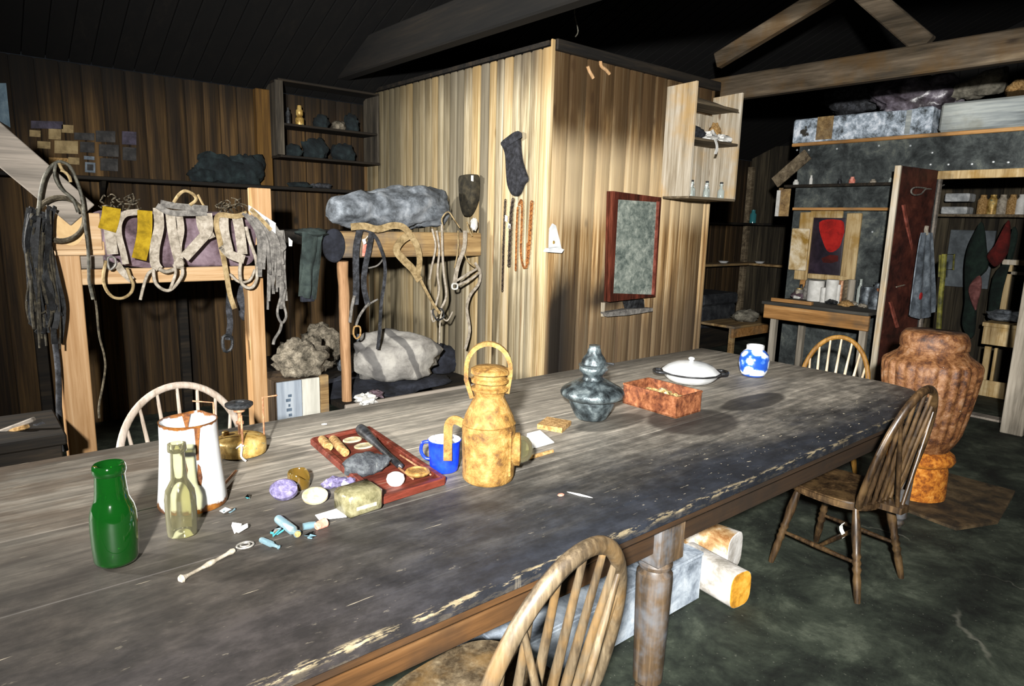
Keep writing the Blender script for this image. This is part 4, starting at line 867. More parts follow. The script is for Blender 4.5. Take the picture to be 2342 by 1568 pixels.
obj('clip', MB().xbox(PY(20+325/5.2275, 340+930/5.2275, Y1-.11), (.012, 0, .004), (0, .006, 0), (-.006, 0, .02), .5, .003), M['paper'], obj_c)
# dark gear bundle hanging left of the post
h = thing('harness_bundle', 'dark bundle of straps hanging left of the bunk post', 'harness', PY(90, 640, Y1-.1)); rr = random.Random(9)
M['dk1'] = mottled('black_strap', ['#0b0b0c', '#161718', '#26282a'], 26, 4, .7, 0, .3); M['dk2'] = mottled('dim_cord', ['#1b1812', '#2f2b22', '#454033'], 30, 4, .9)
mb = MB()
for k in range(20):
    x = 58+k*3.2; w0 = rr.uniform(-8, 8); P = [(x+rr.uniform(-5, 5)+10, 470+rr.uniform(0, 40)), (x+w0, 540+rr.uniform(-15, 15)), (x+6-w0, 620+rr.uniform(-25, 25)), (x+14+rr.uniform(-14, 14), 690+rr.uniform(-30, 40)), (x+22+rr.uniform(-12, 12), 730+rr.uniform(-60, 70))]
    mb.strap(smoothpts([PY(a, b, Y1-.07-.09*rr.random()) for a, b in P], 4), rr.uniform(.012, .03), .006, (rr.uniform(-.7, .7), -1, 0))
obj('strap_mass', mb, M['dk1'], h, 60)
mb = MB()
for k in range(14):
    x = 60+k*4.2; P = [(x+rr.uniform(-5, 10), 500+rr.uniform(-20, 60)), (x+rr.uniform(-10, 14), 600+rr.uniform(-30, 30)), (x+rr.uniform(0, 22), 680+rr.uniform(-30, 30)), (x+rr.uniform(8, 24), 720+rr.uniform(-40, 80))]
    mb.tube(smoothpts([PY(a, b, Y1-.15+.03*rr.random()) for a, b in P], 5), rr.uniform(.004, .008), 6)
obj('cord', mb, M['dk2'], h, 60)
mb = MB(); mb.tube(smoothpts(onY([(118, 700), (126, 780), (134, 860), (136, 960), (150, 1030)], Y1-.06), 4), .014, 8); obj('black_strap', mb, M['strapd'], h, 60)
# hanging dark strap and pouch under the bunk
h = thing('leather_strap', 'black strap with buckle hanging under the pine bunk rail', 'strap', PY(520, 720, Y1+.03))
mb = MB(); mb.strap(smoothpts(onY(crop(*C2, [(1650, 300), (1640, 450), (1650, 560), (1635, 680)]), Y1+.06), 4), .035, .006); obj('strap', mb, M['strapd'], h)
mb = MB(); tubec(mb, [(1600, 660), (1660, 660), (1660, 740), (1610, 760)], 22, Y1+.05, C2, 3, True); obj('buckle', mb, M['soot'], h)
solo('dark_pouch', MB().blob(PY(566, 690, Y1+.1), (.055, .03, .13), .25, 1.5, 6), M['strapd'], 'dark grey pouch hanging inside the bunk\'s right post', 'pouch')

# ------------------------------------------------------------------ second bunk built against the cubicle
b2 = thing('bunk_bed', 'old dark bunk with pole post against the light board cubicle', 'bunk bed', (2.5, Y1, 0))
mb = MB(); zb0 = PY(930, 587, Y1).z; zb1 = PY(930, 535, Y1).z; mb.box(1.95, XP-.005, Y1, Y1+.09, zb0, zb1+.015, .55, .01); obj('end_rail', mb.jit(.004, 4), M['bunkx'], b2)
xa = PY(760, 560, Y1-.01).x; mb = MB(); mb.lathe([(0, 0), (.1, 0), (.11, .01), (.11, .03), (.1, .04), (0, .04)], 28, (xa+.02, Y1+.03, (zb0+zb1)/2), (0, -1, 0), sx=.7); obj('rail_end_pad', mb, M['blk'], b2)
mb = MB(); P = [PY(783, 598, Y1+.03), PY(787, 700, Y1+.03), PY(790, 800, Y1+.03)]; d = P[2]-P[0]; P.append(P[0]+d*((0-P[0].z)/d.z)); mb.tube(smoothpts(P, 5), .037, 12).jit(.008, 9); obj('pole_post', mb, M['polez'], b2, 50)
mb = MB(); mb.box(1.97, XP-.01, Y1+.1, YW-.05, zb0+.06, zb1-.01, .2, .004); obj('platform', mb, M['dark'], b2)
mb = MB(); mb.box(1.93, XP-.01, Y1-.08, YW-.05, .36, .40, .2, .004); obj('lower_platform', mb, M['dark'], b2)
mb = MB(); mb.box(1.93, XP-.01, Y1-.11, Y1-.08, .30, .41, .8, .006); obj('lower_rail', mb, M['greyx'], b2)
mb = MB(); mb.box(1.97, 2.05, YW-.13, YW-.05, 0, zb0+.06, .3, .004); obj('post', mb, M['dark'], b2)
# canvas roll on top
a, b = PY(752, 510, Y1+.2), PY(1006, 488, Y1+.28)
def roll(a, b, ra, rb, seed, kz=.75):
    mb = MB(); n = 40; m = 40; vs = []; ax = (b-a); s = ax.normalized(); w = V((-s.y, s.x, 0)).normalized()
    for i in range(n+1):
        u = i/n; r = ra+(rb-ra)*min(1, u*1.6); r *= [0, .75, .93][i] if i < 3 else ([0, .9, .97][n-i] if n-i < 3 else 1)
        for k in range(m):
            t = 2*math.pi*k/m; q = V((u*6, math.cos(t)*1.3, math.sin(t)*1.3+seed)); k2 = .92+.2*mnoise.noise(q)+.3*abs(mnoise.noise(V((u*5, math.cos(t)*1.6, math.sin(t)*1.6+seed))))+.14*abs(mnoise.noise(V((u*15, math.cos(t)*4, math.sin(t)*4+seed))))
            vs.append(a+ax*u+w*(r*k2*math.cos(t))+V((0, 0, r*kz*k2*math.sin(t))))
    mb.add(vs, [(i*m+k, i*m+(k+1) % m, (i+1)*m+(k+1) % m, (i+1)*m+k) for i in range(n) for k in range(m)]); return mb
rl = roll(a+V((0, 0, .03)), b+V((0, 0, .0)), .105, .18, 3, .82); zc = min(p.z for p in rl.v); rl.v = [p+V((0, 0, zb1+.012-zc)) for p in rl.v]
cr_ = solo('canvas_roll', rl, M['canvas'], 'lumpy grey canvas sleeping roll on top of the old bunk', 'bedroll', None, 70)
# trousers over the rail
def hang(pts_top, pts_bot, Y, nu, nv, amp, th=.012, seed=0, mat=None):
    return MB().sheet(lambda u, v: (lambda p, q: p+(q-p)*v+V((0, amp*math.sin(u*9+seed)*(.3+v)+amp*mnoise.noise(V((u*4, v*3, seed))), 0)))(PY(*[pts_top[0][i]+(pts_top[1][i]-pts_top[0][i])*u for i in (0, 1)], Y), PY(*[pts_bot[0][i]+(pts_bot[1][i]-pts_bot[0][i])*u for i in (0, 1)], Y)), nu, nv, th)
g = thing('trousers', 'dark green trousers hanging over the corner of the old bunk', 'trousers', PY(710, 600, Y1-.05))
mb = hang([(692, 530), (738, 532)], [(688, 678), (718, 684)], Y1-.04, 14, 14, .02, .02, 1); obj('trouser_leg', mb, M['trous'], g, 70)
mb = MB().blob(PY(712, 532, Y1+.02), (.1, .09, .03), .3, 2, 5); obj('waist_fold', mb, M['trous'], g, 70)
mb = MB(); pb(mb, 690, 676, 720, 690, Y1-.045, .03, .5, .004); obj('dark_cuff', mb, M['blk'], g)
# straps over the rail
D = (680, 480, 4.9)
Yc = Y1-.04
h = thing('dark_harness', 'dark grey strap harness hanging from the middle of the old bunk rail', 'harness', PY(835, 650, Yc))
mb = MB(); W(mb, [(700, 220), (660, 420), (655, 640), (660, 850), (650, 1060)], 80, Yc, *D); W(mb, [(830, 270), (800, 450), (760, 640), (745, 850), (790, 1060)], 70, Yc-.012, *D); W(mb, [(720, 210), (800, 230), (880, 310), (930, 420), (970, 540), (985, 680), (970, 850), (940, 1050), (920, 1380), (900, 1560)], 42, Yc-.008, *D)
obj('webbing', mb, M['strapd'], h, 60)
mb = MB(); tubec(mb, [(640, 960), (610, 1100), (590, 1260)], 40, Yc-.01, D); tubec(mb, [(800, 1040), (740, 1120), (690, 1200), (660, 1290)], 34, Yc-.01, D); tubec(mb, [(900, 1000), (800, 1060), (720, 1150)], 26, Yc, D); tubec(mb, [(800, 650), (900, 620), (970, 540)], 22, Yc, D); obj('cord', mb, M['strapg'], h, 60)
mb = MB(); tubec(mb, [(640, 1310), (700, 1310), (705, 1400), (665, 1440), (630, 1390)], 24, Yc-.015, D, 4, True); obj('brass_toggle', mb, M['cork'], h, 60)
mb = MB(); mb.prism(onY(crop(*D, [(725, 330), (760, 320), (775, 370), (745, 390)]), Yc-.03), (0, .003, 0)); mb.tube(onY(crop(*D, [(790, 290), (760, 330)]), Yc-.03), .002, 6); obj('pale_tag', mb, M['paper'], h)
mb = MB(); W(mb, [(760, 380), (750, 520)], 55, Yc-.004, *D); obj('leather_patch', mb, M['pink'], h)
h = thing('tan_harness', 'tan canvas harness draped from the old bunk and gathered low near the cubicle', 'harness', PY(950, 620, Yc))
mb = MB(); W(mb, [(600, 190), (750, 180), (900, 215), (1060, 175), (1180, 190), (1260, 270), (1340, 400), (1370, 560), (1350, 720)], 80, Yc-.02, *D); W(mb, [(1290, 260), (1170, 340), (1110, 450), (1190, 560), (1290, 660), (1370, 790)], 95, Yc-.03, *D)
W(mb, [(1340, 700), (1440, 900), (1540, 1080), (1600, 1160)], 38, Yc-.015, *D); obj('webbing', mb, M['strapt'], h, 60)
h2 = thing('cord_harness', 'pale cord harness hanging in long loops left of the dark boot', 'harness', PY(1010, 640, Yc))
mb = MB()
for P, w_ in (([(1510, 210), (1550, 400), (1510, 620), (1480, 780)], 28), ([(1560, 230), (1590, 450), (1570, 700), (1590, 900), (1540, 1100)], 30), ([(1620, 160), (1625, 420), (1640, 700), (1670, 960), (1600, 1120)], 34), ([(1500, 1120), (1520, 1250), (1570, 1200)], 24), ([(1620, 1130), (1600, 1250), (1590, 1500)], 20), ([(1740, 1140), (1680, 1240), (1620, 1200)], 22)): tubec(mb, P, w_, Yc, D)
obj('cord', mb, M['strapw'], h2, 60)
obj('buckle', tubec(MB(), [(1520, 1120), (1620, 1110), (1640, 1200), (1560, 1230)], 22, Yc-.01, D, 3, True), M['soot'], h2, 60)
h3 = thing('strap_harness', 'cream strap harness at the rail\'s right end with a white ring', 'harness', PY(1060, 600, Yc))
mb = MB(); W(mb, [(1880, 230), (1870, 420), (1800, 620), (1760, 830)], 62, Yc-.01, *D); W(mb, [(1990, 590), (2050, 700), (2030, 830), (1940, 950), (1900, 1100), (1930, 1350), (1880, 1560)], 40, Yc-.02, *D); W(mb, [(1790, 790), (1900, 720), (2010, 660)], 30, Yc-.02, *D); W(mb, [(1800, 840), (1950, 770), (2050, 690)], 30, Yc-.025, *D); obj('webbing', mb, M['strapw'], h3, 60)
mb = MB(); tubec(mb, [(1800, 230), (1800, 450), (1760, 650)], 20, Yc, D); tubec(mb, [(1850, 400), (1900, 560), (1990, 640)], 20, Yc, D); tubec(mb, [(1640, 200), (1620, 100), (1690, 20), (1760, 110), (1820, 200)], 18, Yc+.02, D); tubec(mb, [(1900, 130), (1930, 230), (1960, 290)], 22, Yc, D); obj('cord', mb, M['strapt'], h3, 60)
obj('white_ring', tubec(MB(), [(1740, 830), (1790, 830), (1790, 880), (1740, 880)], 26, Yc-.03, D, 3, True), M['paper'], h3, 60)
obj('white_tassel', MB().blob(PY(680+1980/4.9, 480+160/4.9, Yc-.01), (.03, .02, .045), .4, 2, 9, 12, 8), M['paper'], h3)
# bedding on the lower bunk
def stripex(nt, col):
    x = nt.sep(); s = nt.math('ADD', nt.math('MULTIPLY', x[0], .9), nt.math('MULTIPLY', x[2], .35)); n = nt.noise(nt.coord((1, 1, 1)), 6, 3)
    w = nt.math('SINE', nt.math('MULTIPLY', nt.math('ADD', s, nt.math('MULTIPLY', n, .04)), 24)); return nt.mix(nt.mr(w, .72, .88, 0, .75), col, '#4b4a4a')
M['sack'] = mottled('striped_grey_sack', ['#6b6863', '#8f8c86', '#aaa79f'], 7, 6, .95, 0, .4, extra=stripex)
sc_ = PY(905, 818, 4.35)
solo('stuffed_sack', MB().blob(sc_, (.37, .22, .2), .28, 1.3, 7, 40, 22, M=Matrix.Rotation(.14, 3, 'Y'), flat=.475, ridge=(.12, 2)), M['sack'], 'grey striped stuffed sack lying on the lower bunk', 'sack', None, 80)
bl = PY(800, 850, 4.25)
solo('dark_blanket', MB().blob(V((2.42, 4.42, .40)), (.5, .36, .075), .3, 1.6, 8, 40, 18, flat=.402, ridge=(.2, 2.4)), M['blk'], 'dark blue black blanket spread under the striped sack', 'blanket', None, 80)
solo('black_bag', MB().blob(PY(1010, 825, 4.6), (.2, .16, .15), .25, 1.5, 3, 30, 16), M['blk'], 'black bag in the corner at the right end of the striped sack', 'bag', None, 80)
solo('grey_cloth', MB().blob(PY(810, 808, 4.75), (.16, .12, .15), .3, 1.5, 13, 30, 16), M['canvas'], 'grey cloth bundle behind the pole post on the lower bunk', 'cloth', None, 80)
for k, (x, y, s, l) in enumerate([(838, 912, .07, 'crumpled white scraps at the table edge below the lower bunk'), (862, 900, .045, 'small purple grey scrap next to the white scraps')]):
    solo('paper_scraps', MB().blob(PY(x, y, Y1-.1), (s, .05, s*.5), .7, 2.5, 40+k, 16, 10, ridge=(.5, 3)), M['paper'] if k == 0 else M['mauve'], l, 'paper', smooth=15)
# crate with fur bundle between the bunks
cy0, cy1 = 4.13, 4.5; cz = PY(690, 868, cy0).z; cx0, cx1 = PY(634, 900, cy0).x, PY(752, 900, cy0).x
M['crate1'] = wood('blue_grey_crate_slat', ['#6f7780', '#8f98a2', '#a9b0b6'], 'z', 12, .1, .8, .15); M['crate3'] = mottled('faded_stencil', ['#3d4a58', '#566473'], 30, 3, .9, 0, 0); M['crate2'] = wood('white_crate_slat', ['#a6a498', '#c2c0b4', '#d6d4ca'], 'z', 12, .1, .8, .15)
M['brn2'] = wood('dim_crate_side', ['#1d150c', '#33271a', '#4a3a28', '#5e4c36'], 'z', 14, .08, .85)
cr = thing('wooden_crate', 'upright crate with blue grey and white slats between the two bunks', 'crate', ((cx0+cx1)/2, (cy0+cy1)/2, 0))
w3 = (cx1-cx0)/3
q1, q2, q3 = PY(634, 900, cy0).x, PY(692, 900, cy0).x, PY(733, 900, cy0).x
obj('slat', MB().box(q1, q2-.003, cy0, cy0+.02, 0, cz, .5, .003), M['crate1'], cr); obj('slat', MB().box(q2, q3-.003, cy0, cy0+.02, 0, cz, .5, .003), M['crate2'], cr); obj('slat', MB().box(q3, PY(752, 900, cy0).x, cy0-.005, cy0+.03, 0, cz+.01, .4, .003), M['bunkx'], cr)
obj('crate_body', MB().box(q1, PY(752, 900, cy0).x, cy0+.03, cy1, 0, cz-.005, .4, .004), M['brn2'], cr)
mb = MB(); rr = random.Random(2)
for k in range(5): z = .10+k*.065; mb.box(q1+.05+rr.uniform(0, .012), q1+.075+rr.uniform(0, .03), cy0-.0015, cy0+.001, z+.1, z+.12, .5); mb.box(q1+.07, q1+.08+rr.uniform(0, .02), cy0-.0015, cy0+.001, z+.13, z+.148, .5)
obj('stencil_marks', mb, M['crate3'], cr)
fc = PY(705, 808, 3.82)
solo('fur_bundle', MB().blob(PY(690, 822, 4.3)+V((0, 0, .0)), (.17, .15, .14), .35, 2.2, 5, 40, 22, flat=cz+.003, ridge=(.25, 3)).jit(.012, 25), M['furg'], 'shaggy grey brown fur bundle on top of the slatted crate', 'fur', None, 80)
solo('fur_bundle', MB().blob(PY(735, 797, 4.62), (.14, .13, .17), .3, 2.2, 15, 36, 20, ridge=(.25, 3)).jit(.012, 25), M['furg'], 'grey fleece standing behind the shaggy fur bundle', 'fur', None, 80)
# dark side bench at the far left
g = thing('side_bench', 'dark bench strewn with scraps at the photo\'s left edge', 'bench', (-.05, 3.75, 0))
obj('bench_top', MB().box(-.5, .32, 3.5, 4.0, .60, .65, .2, .008), M['dark'], g); obj('bench_front', MB().box(-.48, .30, 3.52, 3.55, .48, .60, .2, .005), M['dark'], g)
for x in (-.42, .25): obj('leg', MB().box(x-.03, x+.03, 3.53, 3.6, 0, .6, .2, .004), M['dark'], g)
for k, (a, b, m, l, w_) in enumerate([((-20, 995), (78, 958), 'greyx', 'pale stick lying on the dark side bench', .03), ((0, 990), (62, 975), 'cork', 'ochre stick under the pale stick on the dark bench', .035), ((85, 970), (135, 995), 'strapd', 'dark grey slat at the right end of the dark bench', .05)]):
    p, q = PZ(*a, .67), PZ(*b, .67); p.y = min(3.9, max(3.55, p.y)); solo('scrap_stick', MB().beam(PY(*a, 3.75), PY(*b, 3.65), w_, .02, (0, 0, 1), .5, .004), M[m], l, 'stick')
# ------------------------------------------------------------------ shelf, cupboard and pinned pictures on the left wall
YS = YW-.0
sh = thing('wall_shelf', 'long thin dark shelf along the left wall above both bunks', 'shelf', (1.4, YS-.1, 1.85))
zsh = PY(500, 420, YS-.2).z
obj('shelf_board', MB().box(-1.2, XP-.02, YS-.2, YS-.001, zsh-.02, zsh+.008, .3, .004), M['dark'], sh)
for x in (.9, 2.9): obj('bracket', MB().prism([(x, YS-.003, zsh-.022), (x, YS-.16, zsh-.022), (x, YS-.003, zsh-.18)], (.025, 0, 0)), M['dark'], sh)
zu = zsh+.009
def PYb(x, y): return PY(x, y, YS-.12)
M['cloth'] = mottled('teal_black_cloth', ['#0b1012', '#151d1f', '#222d2e'], 9, 6, .95, 0, .5)
for k, (x, y, rx, rz, l) in enumerate([(505, 385, .2, .13, 'large dark cloth heap on the long shelf'), (568, 380, .13, .14, 'dark cloth heap against the brown upright on the long shelf'), (465, 398, .1, .07, 'low dark cloth at the left end of the cloth heaps')]):
    p = PYb(x, y); solo('cloth_heap', MB().blob((p.x, YS-.11, zu+rz*.8), (rx, .085, rz), .4, 1.8, 50+k, 30, 16, flat=zu, ridge=(.25, 2.5)), M['cloth'], l, 'cloth', None, 80)
M['papertan'] = mottled('tan_card', ['#6f5f42', '#8c7a56', '#a08e68'], 9, 4, .9, 0, .1); M['paperdk'] = mottled('dark_photo_print', ['#10100f', '#242322', '#3a3836'], 14, 5, .7, 0, 0)
M['paperbl'] = mottled('blue_grey_print', ['#3c444c', '#5a646d', '#747e86'], 14, 5, .7, 0, 0); M['paperpu'] = mottled('purple_grey_print', ['#1d1a24', '#312c38', '#454050'], 14, 5, .7, 0, 0)
Kc = (0, 150, 3.337)
cards = [(225, 490, 310, 540, 'papertan', 'small brown card in the pinned group, upper left'), (370, 480, 465, 560, 'papertan', 'tan card in the upper middle of the pinned group'), (470, 450, 560, 510, 'papertan', 'tan card at the top of the pinned group'), (285, 575, 385, 630, 'papertan', 'narrow tan card left of the largest pinned card'), (415, 570, 595, 668, 'papertan', 'largest pale tan card of the pinned group'), (520, 698, 605, 750, 'papertan', 'tan card below the largest pinned card'), (372, 700, 520, 752, 'cork', 'bright tan card just above the bunk brace'), (640, 688, 720, 715, 'paperbl', 'greenish strip above the small white framed print'), (648, 735, 727, 812, 'paperbl', 'small white framed print standing on the long shelf'),
         (730, 495, 880, 580, 'paperdk', 'dark photograph right of the tan cards, upper'), (755, 600, 905, 690, 'paperdk', 'dark photograph below the upper dark one'), (930, 500, 1040, 600, 'paperpu', 'purple grey picture at the group\'s right end, upper'), (935, 620, 1040, 720, 'paperdk', 'dark picture at the group\'s right end, lower'), (565, 510, 720, 565, 'paperdk', 'dark strip picture right of the top tan card'), (235, 420, 480, 478, 'paperpu', 'long purple grey picture along the group\'s top'), (610, 580, 720, 660, 'paperdk', 'dark square picture right of the largest tan card'), (765, 705, 900, 800, 'paperdk', 'dark picture just above the long shelf')]
rr = random.Random(3)
for k, (x0, y0, x1, y1, m, l) in enumerate(cards):
    P = [PY(x, y, YS-.004) for x, y in crop(*Kc, [(x0, y0), (x1, y0+6), (x1, y1+6), (x0, y1)])]
    o_ = thing('pinned_picture', l, 'picture', P[3], 0, 'pictures pinned on the left wall'); pic = obj('sheet', MB().prism(P, (0, -.003-.001*(k % 3), 0)), M[m], o_)
    if k == 8:
        c4 = sum(P, V((0, 0, 0)))/4; obj('dark_image', MB().prism([c4+(q-c4)*.6+V((0, -.006, 0)) for q in P], (0, -.001, 0)), M['paperdk'], pic)
solo('blue_sheet', MB().prism(onY([(-25, 190), (14, 190), (24, 292), (-25, 262)], YS-.008), (0, .006, 0)), mottled('pale_blue_sheet', ['#3b4f5c', '#566b78', '#6f828c'], 8, 4, .7), 'pale blue sheet hanging at the photo\'s upper left edge', 'sheet')
a, b = PY(602, 210, YS-.06), PY(612, 425, YS-.06)
struct('trim_5', MB().box(a.x-.07, a.x+.055, YS-.075, YS-.001, zsh+.009, 2.70, .6, .006), M['brn'])
# open cupboard in the corner
x0, x1 = PY(645, 290, YS-.28).x, XP-.03; zt, zm, zb = PY(740, 205, YS-.28).z, PY(740, 293, YS-.28).z, PY(740, 362, YS-.28).z
cb = thing('wall_cupboard', 'open dark two shelf cupboard in the corner above the old bunk', 'cupboard', ((x0+x1)/2, YS-.14, zb))
yf = YS-.28
M['cup'] = wood('dark_cupboard', ['#141210', '#2a2620', '#453f35', '#5f584b'], 'z', 13, .08, .85, .3)
obj('side_panel', MB().box(x0-.02, x0, yf, YS-.002, zb, zt+.02, .3, .004), M['cup'], cb); obj('side_panel', MB().box(x1, x1+.02, yf, YS-.002, zb, zt+.02, .7, .004), M['cup'], cb)
obj('shelf', MB().box(x0, x1, yf, YS-.002, zm-.012, zm+.008, .2, .003), M['dark'], cb); obj('bottom', MB().box(x0-.02, x1+.02, yf-.01, YS-.002, zb-.02, zb, .2, .003), M['dark'], cb); obj('top', MB().box(x0-.02, x1+.02, yf, YS-.002, zt+.02, zt+.04, .2, .003), M['dark'], cb)
obj('front_post', MB().box(x0-.055, x0+.012, yf-.02, yf-.001, zb-.0, zt+.02, .6, .003), M['brn'] if False else M['cup'], cb)
def onshelf(x, z, prof, name, label, cat, mat, y=YS-.17, n=18, grp=None): return solo(name, MB().lathe(prof, n, (x, y, z+.001)), mat, label, cat, grp, 50)
px_ = PY(686, 265, yf+.1).x
onshelf(px_, zm+.008, [(0, 0), (.035, 0), (.037, .01), (.037, .06), (.03, .07), (.022, .08), (.03, .09), (.03, .13), (.02, .14), (.018, .17), (0, .17)], 'brass_tin', 'small brass lamp gleaming on the cupboard\'s upper shelf', 'lamp', M['brass'])
onshelf(PY(660, 260, yf+.1).x, zm+.008, [(0, 0), (.02, 0), (.02, .1), (.01, .12), (.01, .14), (0, .14)], 'small_bottle', 'dim bottle left of the brass lamp in the cupboard', 'bottle', M['soot'])
for k, (x, r, h, l) in enumerate([(735, .07, .07, 'dark bundle in the middle of the cupboard\'s upper shelf'), (775, .06, .05, 'grey bundle on the right of the cupboard\'s upper shelf'), (805, .06, .09, 'brownish bundle at the right end of the cupboard\'s upper shelf')]):
    solo('cupboard_bundle', MB().blob((PY(x, 275, yf+.12).x, YS-.15, zm+.009+h*.75), (r, .07, h), .35, 2, 60+k, 18, 12, flat=zm+.009), M['cloth'] if k != 1 else M['furg'], l, 'bundle', None, 70)
for k, (x, r, h, l) in enumerate([(672, .08, .06, 'grey green cloth at the left of the cupboard\'s lower shelf'), (722, .12, .1, 'largest dark cloth on the cupboard\'s lower shelf'), (785, .11, .09, 'black cloth on the right of the cupboard\'s lower shelf')]):
    solo('cupboard_cloth', MB().blob((PY(x, 345, yf+.12).x, YS-.15, zb+.001+h*.75), (r, .09, h), .35, 1.8, 70+k, 22, 12, flat=zb+.001), M['cloth'], l, 'cloth', None, 70)
for k, (x, l) in enumerate([(650, 'small dark rag on the long shelf below the cupboard'), (700, 'grey scrap on the long shelf below the cupboard')]):
    p = PYb(x, 420); solo('shelf_rag', MB().blob((p.x+.15, YS-.1, zu+.02), (.1, .06, .03), .4, 2, 80+k, 16, 10, flat=zu), M['cloth'] if k == 0 else M['strapd'], l, 'rag', None, 70)

# ------------------------------------------------------------------ socks, chains on the cubicle's side wall
def flatshape(pts, X, th, puff, seed=0, nrm=-1):
    """stuffed flat outline hung on a wall facing -X"""
    P = onX(pts, X); k = len(P); c = sum(P, V((0, 0, 0)))/k; mb = MB(); vs = []; m = 6
    for j in range(m+1):
        t = j/m; sc = math.cos(t*math.pi/2)**.7 if j < m else 0; off = th*.2+puff*math.sin(t*math.pi/2)
        for i, p in enumerate(P):
            # shrink along the outline towards a spine rather than a point
            q = V((p.x, c.y+(p.y-c.y)*(.08+.92*sc), 0)); q.z = c.z+(p.z-c.z)*(.75+.25*sc); sp = p.copy()
            n_ = (i-1) % k; mm = (i+1) % k
            vs.append(V((X-off, p.y+(c.y-p.y)*0, p.z)) if j == 0 else V((X-off, 0, 0)))
        if j > 0:
            for i, p in enumerate(P):
                # nearest opposite point at same height gives the spine
                best = min(P, key=lambda o: abs(o.z-p.z)+(.001 if (o-p).length > 1e-6 else 9)-(abs(o.y-p.y)*.6))
                mid = (p+best)/2; vs[-k+i] = V((X-off, mid.y+(p.y-mid.y)*sc, mid.z+(p.z-mid.z)*(sc*.5+.5)))
    fs = [(j*k+i, j*k+(i+1) % k, (j+1)*k+(i+1) % k, (j+1)*k+i) for j in range(m) for i in range(k)]
    fs += [tuple(range(k))[::-1], tuple(range(m*k, (m+1)*k))]
    return mb.add(vs, fs)
M['wool'] = mottled('black_wool', ['#121214', '#222327', '#34353a'], 30, 5, .95, 0, .6)
M['felto'] = mottled('dark_olive_felt', ['#17150f', '#29251b', '#3b3527'], 20, 5, .9, 0, .5)
def poly(pts, n=3): return [(p.x, p.y) for p in smoothpts([V((x, y, 0)) for x, y in pts], n, True)]
E9 = (1040, 280, 3.267)
def outline(name, label, cat, pts, X, th, mat, parts=()):
    P = onX(poly(crop(*E9, pts)), X); t = thing(name, label, cat, (X, sum(p.y for p in P)/len(P), min(p.z for p in P)))
    mb = MB(); c = sum(P, V((0, 0, 0)))/len(P); k = len(P)
    vs = []; lay = [(0, 1.0), (th*.5, 1.0), (th*.85, .93), (th, .8)]
    for off, s in lay:
        for p in P: vs.append(V((X-off, c.y+(p.y-c.y)*s, c.z+(p.z-c.z)*(1-(1-s)*.35))))
    fs = [(j*k+i, (j+1)*k+i, (j+1)*k+(i+1) % k, j*k+(i+1) % k) for j in range(3) for i in range(k)]+[tuple(range(k)), tuple(range(3*k, 4*k))[::-1]]
    mb.add(vs, fs); obj(cat.replace(' ', '_')+'_body', mb, mat, t, 60); return t
sk = outline('sock', 'long black sock hanging by its open end near the cubicle corner', 'sock', [(360, 150), (420, 100), (470, 68), (492, 85), (500, 200), (515, 300), (545, 390), (552, 430), (525, 470), (500, 530), (470, 552), (440, 535), (412, 470), (402, 380), (395, 250), (378, 190)], XP-.004, .035, M['wool'])
obj('cuff_band', MB().prism(onX(crop(*E9, [(355, 152), (470, 62), (496, 75), (498, 110), (378, 190)]), XP-.042), (.006, 0, 0)), M['wool'], sk)
bt = outline('felt_boot', 'dark felt slipper hanging by a white tag left of the black sock', 'slipper', [(65, 410), (100, 392), (150, 388), (182, 400), (188, 480), (180, 580), (150, 660), (115, 702), (90, 670), (70, 580), (64, 490)], XP-.03, .06, M['felto'])
obj('hang_tag', MB().prism(onX(crop(*E9, [(122, 395), (138, 395), (138, 440), (122, 436)]), XP-.095), (.003, 0, 0)), M['paper'], bt)
M['chainb'] = mottled('black_chain', ['#1a1512', '#3a3028', '#5a4c40'], 30, 4, .6, .3, 0); M['chainr'] = mottled('rusty_chain', ['#5a3416', '#8a5526', '#a8743e'], 30, 4, .8, 0, .3)
def chain(label, pts, mat, lk=.024, wr=.008, rad=.0035, X=XP-.012, two=False):
    P = smoothpts(onX(crop(*E9, pts), X), 6); mb = MB(); d = 0; nx = 0; i = 0
    for a, b in zip(P, P[1:]):
        L = (b-a).length; s = 0
        while nx-d <= L:
            t = (nx-d)/L; p = a+(b-a)*t; ax = (b-a).normalized(); sd = V((0, 1, 0)) if i % 2 == 0 else V((1, 0, 0)); sd = (sd-ax*sd.dot(ax)).normalized()
            mb.tube([p+ax*(lk*.5*math.sin(q))*.95+sd*(wr*math.cos(q)) for q in [2*math.pi*z/8 for z in range(8)]], rad, 5, True); i += 1; nx += lk*.62
        d += L
    return solo('hanging_chain', mb, mat, label, 'chain', None, 60)
chain('thin black chain, leftmost of the hanging chains on the cubicle side', [(378, 585), (370, 750), (362, 1000), (356, 1255)], M['chainb'])
chain('shorter grey black chain with a white tag on the cubicle side', [(435, 580), (420, 700), (412, 880), (405, 1080)], M['chainb'], .028, .011, .005)
chain('rusty chain hanging straight between black chain and looped chain', [(470, 640), (462, 800), (455, 1100)], M['chainr'], .022, .007)
chain('rusty chain hung in a long loop on the cubicle side', [(480, 610), (500, 590), (500, 780), (495, 980), (515, 1080), (540, 1060), (545, 900)], M['chainr'], .022, .008)
chain('thick rusty chain nearest the cubicle corner', [(575, 600), (565, 760), (555, 920), (540, 1060)], M['chainr'], .028, .011, .005)
solo('paper_tag', MB().prism(onX(crop(*E9, [(376, 690), (395, 700), (392, 745), (374, 735)]), XP-.02), (.003, 0, 0)).prism(onX(crop(*E9, [(400, 750), (416, 760), (412, 795), (396, 785)]), XP-.022), (.003, 0, 0)), M['paper'], 'white paper tag tied to the chains on the cubicle side', 'tag')

